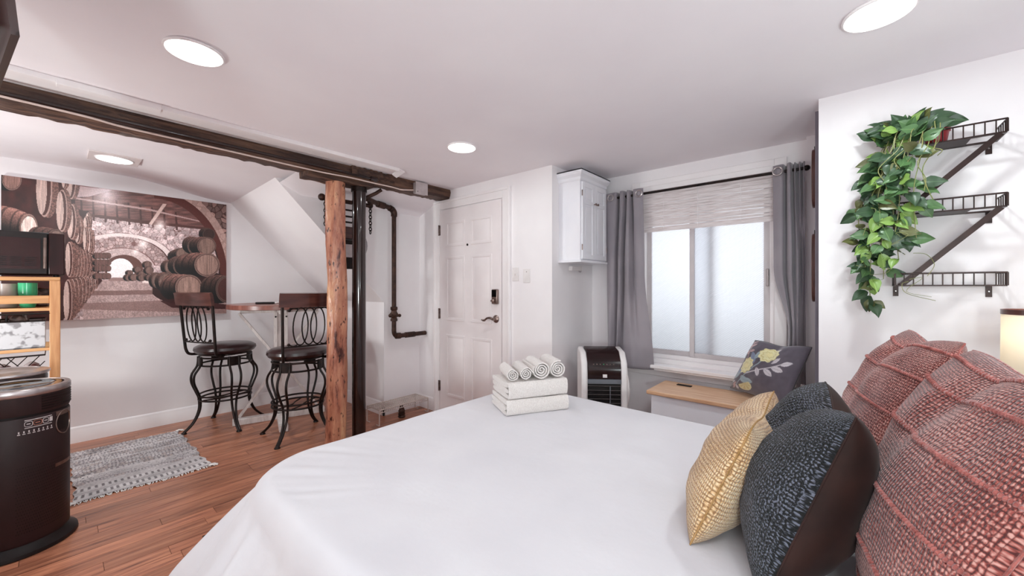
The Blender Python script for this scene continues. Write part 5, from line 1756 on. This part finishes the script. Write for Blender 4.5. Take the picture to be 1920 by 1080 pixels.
rolled(-.115, .034, .19, 'small rolled white towel at the left end of the stack', .3, -.01)
rolled(-.045, .036, .19, 'small rolled white towel second from the left', 1.7, -.01)
rolled(.040, .050, .21, 'thick rolled white towel third from the left', 3.0, -.0, 3.6)
rolled(.135, .048, .20, 'thick rolled white towel at the right end of the stack', 4.4, .0, 3.6)

# ------------------------------------------------------------------ window bench
t = thing('window_bench', 'low white bench box with light wooden top under the window', 'bench', (2.85, .58, 0))
add('bench_body', MB().box(2.68, 3.02, .14, 1.02, 0, .522), 'cab', t, bev=.004)
add('bench_top', MB().box(2.655, 3.03, .12, 1.045, .525, .551), 'bench_wood', t, bev=.005)
single('finger_pull', 'small black slot fitting set in the bench top', 'fitting', MB().box(2.93, 2.965, .83, .93, .5515, .556), 'black', (2.95, .88, .551), bev=.001)

# ------------------------------------------------------------------ air cooler
AC = (2.68, 1.40)
yaw = math.atan2(-.60, -.80)    # the way it faces
t = thing('air_cooler', 'white and black tower air cooler on the floor under the wall cabinet', 'air cooler', (AC[0], AC[1], 0), yaw)
# local +x = front
H = .80; hw2 = .165; dp = .15
add('side_shell', MB().poly([(-dp, -hw2, .03), (dp, -hw2, .03), (dp, -hw2, .64), (dp - .02, -hw2, .72), (dp - .09, -hw2, .785), (-dp + .05, -hw2, .80), (-dp, -hw2, .77)], (0, .045, 0)), 'plastic_w', t, local=True, bev=.012)
add('side_shell', MB().poly([(-dp, hw2 - .045, .03), (dp, hw2 - .045, .03), (dp, hw2 - .045, .64), (dp - .02, hw2 - .045, .72), (dp - .09, hw2 - .045, .785), (-dp + .05, hw2 - .045, .80), (-dp, hw2 - .045, .77)], (0, .045, 0)), 'plastic_w', t, local=True, bev=.012)
add('core', MB().poly([(-dp + .005, -.12, .03), (dp - .03, -.12, .03), (dp - .03, -.12, .65), (dp - .05, -.12, .72), (dp - .11, -.12, .775), (-dp + .05, -.12, .79), (-dp + .005, -.12, .77)], (0, .24, 0)), 'black', t, local=True)
cp_ = add('control_panel', MB().poly([(dp - .03, -.12, .60), (dp - .008, -.12, .60), (dp - .012, -.12, .66), (dp - .035, -.12, .73), (dp - .10, -.12, .79), (-dp + .05, -.12, .803), (-dp + .05, -.12, .78), (dp - .11, -.12, .77)], (0, .24, 0)), 'glossbrown', t, local=True, bev=.003)
for k in range(7):
    for j in range(2):
        if j == 1 and k % 2: continue
        add('button', MB().ball((dp - .018 - j * .0 - (.011 if j == 0 else .004), -.075 + k * .024, .702 if j == 0 else .672), .0052, 8), 'green_glass' if (k == 3 and j == 0) else 'nickel', cp_, local=True)
add('maker_badge', MB().box(dp - .012, dp - .004, -.012, .018, .612, .634), 'plastic_w', t, local=True)
add('louvre_frame', MB().box(dp - .03, dp - .008, -.12, .12, .565, .598), 'plastic_g', t, local=True, bev=.002)
for k in range(8):
    add('louvre', MB().obox((dp - .022, 0, .545 - k * .031), (.022, .236, .004), Matrix.Rotation(R(-25), 3, 'Y')), 'bezel', t, local=True)
add('louvre_link', MB().box(dp - .014, dp - .008, .038, .044, .32, .55), 'plastic_g', t, local=True)
add('water_tank', MB().box(-dp + .01, dp - .006, -.12, .12, .03, .30), 'plastic_g', t, local=True, bev=.01)
add('side_bulge', MB().lathe([(.14, 0), (.135, .018), (.11, .03), (.02, .034)], (-.02, hw2, .50), 32, axis=(0, 1, 0)), 'plastic_w', t, local=True)
for x in (-.11, .11):
    for y in (-.13, .13):
        add('caster', MB().lathe([(.02, -.012), (.02, .012)], (x, y, .02), 14, axis=(0, 1, 0)), 'black', t, local=True)

# ------------------------------------------------------------------ white wire rack on the floor
t = thing('wire_rack', 'low white wire rack on the floor below the wall pipe', 'wire rack', (2.17, 3.32, 0))
wx0, wx1, wy0, wy1, wz = 1.90, 2.44, 3.20, 3.415, .145
for (x, y) in ((wx0, wy0), (wx1, wy0), (wx0, wy1), (wx1, wy1)):
    add('leg', MB().tube([(x, y, wz), (x, y, .006), (x, y + (.05 if y == wy0 else -.05), .006)], .005, 6), 'wirewhite', t)
add('frame', MB().tube([(wx0, wy0, wz), (wx1, wy0, wz), (wx1, wy1, wz), (wx0, wy1, wz)], .005, 6, closed=True).tube([(wx0, wy0, wz - .025), (wx1, wy0, wz - .025)], .0035, 6).tube([(wx0, wy1, wz - .025), (wx1, wy1, wz - .025)], .0035, 6), 'wirewhite', t)
for k in range(27):
    x = wx0 + (wx1 - wx0) * (k + .5) / 27
    add('wire', MB().tube([(x, wy0, wz - .025), (x, wy0, wz), (x, wy1, wz), (x, wy1, wz - .025)], .003, 5), 'wirewhite', t)
for k in range(5):
    y = wy0 + (wy1 - wy0) * (k + 1) / 6
    add('wire', MB().tube([(wx0, y, wz - .003), (wx1, y, wz - .003)], .003, 5), 'wirewhite', t)
single('ribbed_vase', 'small brown ribbed bottle standing under the white wire rack', 'bottle', MB().lathe([(.030, 0), (.036, .01), (.030, .02), (.034, .035), (.028, .05), (.032, .065), (.025, .08), (.02, .10), (.018, .112), (.012, .113)], (2.18, 3.27, 0), 20), 'rust', (2.18, 3.27, 0))
# dark floor vent near the bed foot
t = thing('floor_vent', 'dark metal floor vent beside the bed foot', 'vent', (.60, 2.42, 0))
add('frame', MB().box(.48, .80, 2.33, 2.47, .0, .006), 'rust', t, bev=.001)
for k in range(10):
    add('slat', MB().box(.50, .78, 2.345 + k * .0115, 2.350 + k * .0115, .006, .009), 'black', t)

# ------------------------------------------------------------------ zigzag wall shelf
sx = XD - .14     # front plane
sy0, sy1 = -.478, -.168   # right end , left end
t = thing('zigzag_shelf', 'black metal three-tier zigzag wall shelf holding the trailing plant', 'wall shelf', (XD, -.32, 1.26))
tiers = [1.268, 1.575, 1.862]
for zt in tiers:
    tr = add('tier', MB().box(sx, XD - .005, sy0, sy0 + .012, zt, zt + .006).box(sx, XD - .005, sy1 - .012, sy1, zt, zt + .006).box(sx, sx + .014, sy0 + .012, sy1 - .012, zt, zt + .006).box(XD - .02, XD - .005, sy0 + .012, sy1 - .012, zt, zt + .006), 'shelfmetal', t)
    if zt > 1.7 or zt > 1.5:
        add('deck', MB().box(sx + .014, XD - .02, sy0 + .09, sy1 - .012, zt + .001, zt + .004), 'shelfmetal', tr)
    rail = MB().tube([(XD - .004, sy0, zt + .054), (sx, sy0, zt + .054), (sx, sy1, zt + .054), (XD - .004, sy1, zt + .054)], .0035, 6)
    n_ = 12
    for k in range(n_):
        y = sy0 + (sy1 - sy0) * k / (n_ - 1)
        rail.tube([(sx, y, zt + .003), (sx, y, zt + .054)], .0022 if 0 < k < n_ - 1 else .004, 5)
    for k in range(1, 5):
        x = sx + (XD - sx) * k / 5
        for y in (sy0, sy1): rail.tube([(x, y, zt + .003), (x, y, zt + .054)], .0022, 5)
    add('gallery_rail', rail, 'shelfmetal', tr)
    for y in (sy0 + .022, sy1 - .012):
        add('mounting_tab', MB().box(XD - .004, XD, y - .009, y + .009, zt - .045, zt + .004), 'shelfmetal', tr)
        add('screw', MB().lathe([(.004, 0), (.002, .003)], (XD - .004, y, zt - .022), 8, axis=(-1, 0, 0)), 'chrome', tr)
for (za, zb) in ((tiers[2], tiers[1]), (tiers[1], tiers[0])):
    add('diagonal_strut', MB().bar((sx + .006, sy0 + .015, za), (sx + .006, sy1 - .02, zb + .006), .012, .020), 'shelfmetal', t)
    add('diagonal_strut', MB().bar((XD - .012, sy0 + .015, za), (XD - .012, sy1 - .02, zb + .006), .006, .008), 'shelfmetal', t)

# ------------------------------------------------------------------ trailing plant
PP = Vector((2.455, -.300, 1.868))
t = thing('trailing_plant', 'artificial trailing pothos in red pot hanging over the zigzag shelf', 'plant', PP)
add('pot', MB().lathe([(.026, .0), (.030, .005), (.038, .055), (.042, .058), (.042, .070), (.036, .070), (.034, .055), (.002, .05)], PP, 28, cap=False), 'redpot', t)
def leaf_mesh(fold, curl):
    L_ = 1.0
    out = [(0, 0), (.02, .13), (.10, .27), (.25, .36), (.42, .36), (.60, .28), (.78, .16), (.92, .06), (1.0, 0)]
    vs = []; fs = []
    rows = 4
    for k, (x, w) in enumerate(out):
        for s in range(-2, 3):
            y = w * s / 2
            z = fold * abs(y) - curl * (x - .3) ** 2 + .05 * math.sin(x * 9) * abs(s) / 2
            vs.append((x - (.10 * abs(s) / 2 if k <= 1 else 0), y, z))
    for k in range(len(out) - 1):
        for s in range(4):
            a = k * 5 + s; fs.append((a, a + 1, a + 6, a + 5))
    mb = MB().add(vs, fs)
    mb.tube([(0, 0, 0), (-.12, 0, .03), (-.25, 0, -.02)], .012, 4)
    return mb
lms = []
for (f_, c_) in ((.25, .35), (.55, .5), (.1, .15)):
    for mm in ('leaf_dark', 'leaf_mid', 'leaf_lime', 'leaf_olive'):
        me = leaf_mesh(f_, c_).mesh('leaf', True, angle=180); me.materials.append(M[mm]); lms.append((mm, me))
rp = random.Random(21)
# vines: start at the pot and spill over the left end and front of the shelf; control points are world (x,y,z)
W = lambda y, z, x=2.36: (x, y, z)
start = (PP.x, PP.y, PP.z + .07)
vines = []
specs = [  # end y, end z, depth x, kink
    (-.085, 1.20, 2.40), (-.075, 1.29, 2.38), (-.055, 1.36, 2.42), (-.10, 1.42, 2.34), (-.04, 1.46, 2.42), (-.12, 1.30, 2.40), (-.14, 1.50, 2.33),
    (-.16, 1.38, 2.35), (-.08, 1.60, 2.36), (-.05, 1.62, 2.44), (-.18, 1.58, 2.32), (-.205, 1.47, 2.33), (-.11, 1.66, 2.32), (-.22, 1.66, 2.31),
    (-.245, 1.62, 2.31), (-.09, 1.74, 2.35), (-.15, 1.72, 2.30), (-.20, 1.78, 2.31), (-.06, 1.80, 2.42), (-.26, 1.80, 2.33), (-.13, 1.34, 2.36)]
for (ey, ez, ex) in specs:
    ey -= .028 * min(1, (ez - 1.1) * 2.2)
    lip = (ex + .02, lerp(PP.y, ey, .6) + rp.uniform(-.01, .01), PP.z + rp.uniform(.05, .085))
    h = PP.z - ez
    pts = [start, lip, (ex - .01, lerp(PP.y, ey, .8), PP.z - h * .12), (ex + rp.uniform(-.01, .01), ey + rp.uniform(-.03, .03), PP.z - h * .45), (ex + rp.uniform(-.012, .012), ey + rp.uniform(-.02, .02), PP.z - h * .75), (ex, ey, ez)]
    cv = catmull(pts, 10); vines.append(cv)
    add('vine', MB().tube(cv, .0017, 5), 'vine', t)
tend = MB()
for k in range(14):
    y0_ = rp.uniform(-.22, -.06); z0_ = rp.uniform(1.25, 1.75); x0_ = rp.uniform(2.30, 2.40)
    tend.tube(catmull([(x0_, y0_, z0_), (x0_ + rp.uniform(-.03, .02), y0_ + rp.uniform(-.05, .04), z0_ + rp.uniform(-.03, .01)), (x0_, y0_ + rp.uniform(-.07, .05), z0_ - .05), (x0_, y0_ + rp.uniform(-.08, .05), z0_ - rp.uniform(.04, .10))], 5), .0011, 4)
o = add('tendril', tend, 'vine', t); o['kind'] = 'stuff'
def place_leaf(p, d, size, wt=None):
    mm, me = rp.choices(lms, weights=wt or [5, 4, 1.6, 1, 5, 4, 1.6, 1, 5, 4, 1.6, 1])[0]
    o = bpy.data.objects.new('leaf', me); COL.objects.link(o); o.parent = t
    d = Vector(d).normalized()
    nrm = Vector((-1, rp.uniform(-.5, .5), rp.uniform(-.1, .8)))
    nrm = (nrm - d * nrm.dot(d)).normalized(); yv = nrm.cross(d)
    m4 = Matrix((d, yv, nrm)).transposed().to_4x4()
    o.matrix_local = Matrix.Translation(Vector(p) - PP) @ m4 @ Matrix.Scale(size, 4)
nl = 0
for cv in vines:
    n = len(cv)
    L_ = sum((cv[i + 1] - cv[i]).length for i in range(n - 1))
    step = max(1, int(n / (L_ / .033)))
    for i in range(8, n, step):
        if nl > 238: break
        p = cv[i]
        d = Vector((rp.uniform(-.6, .15), rp.uniform(-.9, .9), rp.uniform(-1.0, .15)))
        if p.z > PP.z: d = Vector((rp.uniform(-.7, .1), rp.uniform(-1, 1), rp.uniform(-.2, .7)))
        dd = d.normalized()
        size = rp.uniform(.044, .072)
        q = p + dd * .018
        if q.x + dd.x * size > XD - .02: continue
        place_leaf(q, dd, size); nl += 1
# crown leaves
for k in range(46):
    a = rp.uniform(0, 2 * PI); r = rp.uniform(.02, .10)
    p = Vector((min(PP.x + r * .7 * math.cos(a), 2.46) - .02, PP.y + .085 + r * math.sin(a) * 1.1, PP.z + rp.uniform(.07, .11)))
    d = Vector((-abs(math.cos(a)) * .5, math.sin(a), rp.uniform(-.1, .75)))
    if abs(p.y - PP.y) < .04 and p.x < PP.x: continue
    place_leaf(p, d, rp.uniform(.055, .08))
# a few leaves reaching right of the pot
for (p, d, s) in (((2.40, -.30, 1.955), (-.1, -1, -.12), .085), ((2.38, -.27, 1.96), (-.1, -1, .25), .08), ((2.34, -.25, 1.70), (-.1, -1, -.1), .07), ((2.34, -.235, 1.68), (-.1, -1, -.45), .07),
                  ((2.33, -.245, 1.60), (-.1, -1, -.2), .07), ((2.33, -.245, 1.60), (-.1, -.5, -.9), .06), ((2.34, -.215, 1.47), (-.1, -1, -.1), .07), ((2.34, -.20, 1.47), (0, -.2, -1), .06)):
    place_leaf(p, d, s)

# ------------------------------------------------------------------ nightstand and lamp
t = thing('nightstand', 'white nightstand beside the bed head, hidden behind the pillows', 'nightstand', (2.29, -.50, 0))
add('carcass', MB().box(2.14, 2.49, -.70, -.32, .08, .60), 'cab', t, bev=.004)
d = add('drawer', MB().box(2.125, 2.14, -.69, -.33, .36, .58), 'cab', t, bev=.003)
add('knob', MB().ball((2.115, -.51, .47), .014, 10), 'nickel', d)
for (x, y) in ((2.16, -.68), (2.47, -.68), (2.16, -.34), (2.47, -.34)):
    add('leg', MB().tube([(x, y, .085), (x, y, 0)], [.018, .012], 8), 'pine', t)
LP = (2.25, -.520)
t = thing('table_lamp', 'cream drum table lamp with dark rim at the right edge', 'lamp', (*LP, .601))
add('lamp_base', MB().lathe([(.06, .601), (.062, .612), (.03, .63), (.045, .70), (.05, .76), (.02, .84), (.012, .90), (.01, 1.0)], (*LP, 0), 32), 'iron', t)
sh = add('lamp_shade', MB().lathe([(.085, .94), (.083, 1.18), (.081, 1.18), (.083, .94)], (*LP, 0), 48, cap=False), 'linen', t)
add('shade_rim', MB().lathe([(.0835, 1.166), (.0845, 1.166), (.0845, 1.184), (.080, 1.184), (.080, 1.166)], (*LP, 0), 48, cap=False), 'stoolwood', sh)
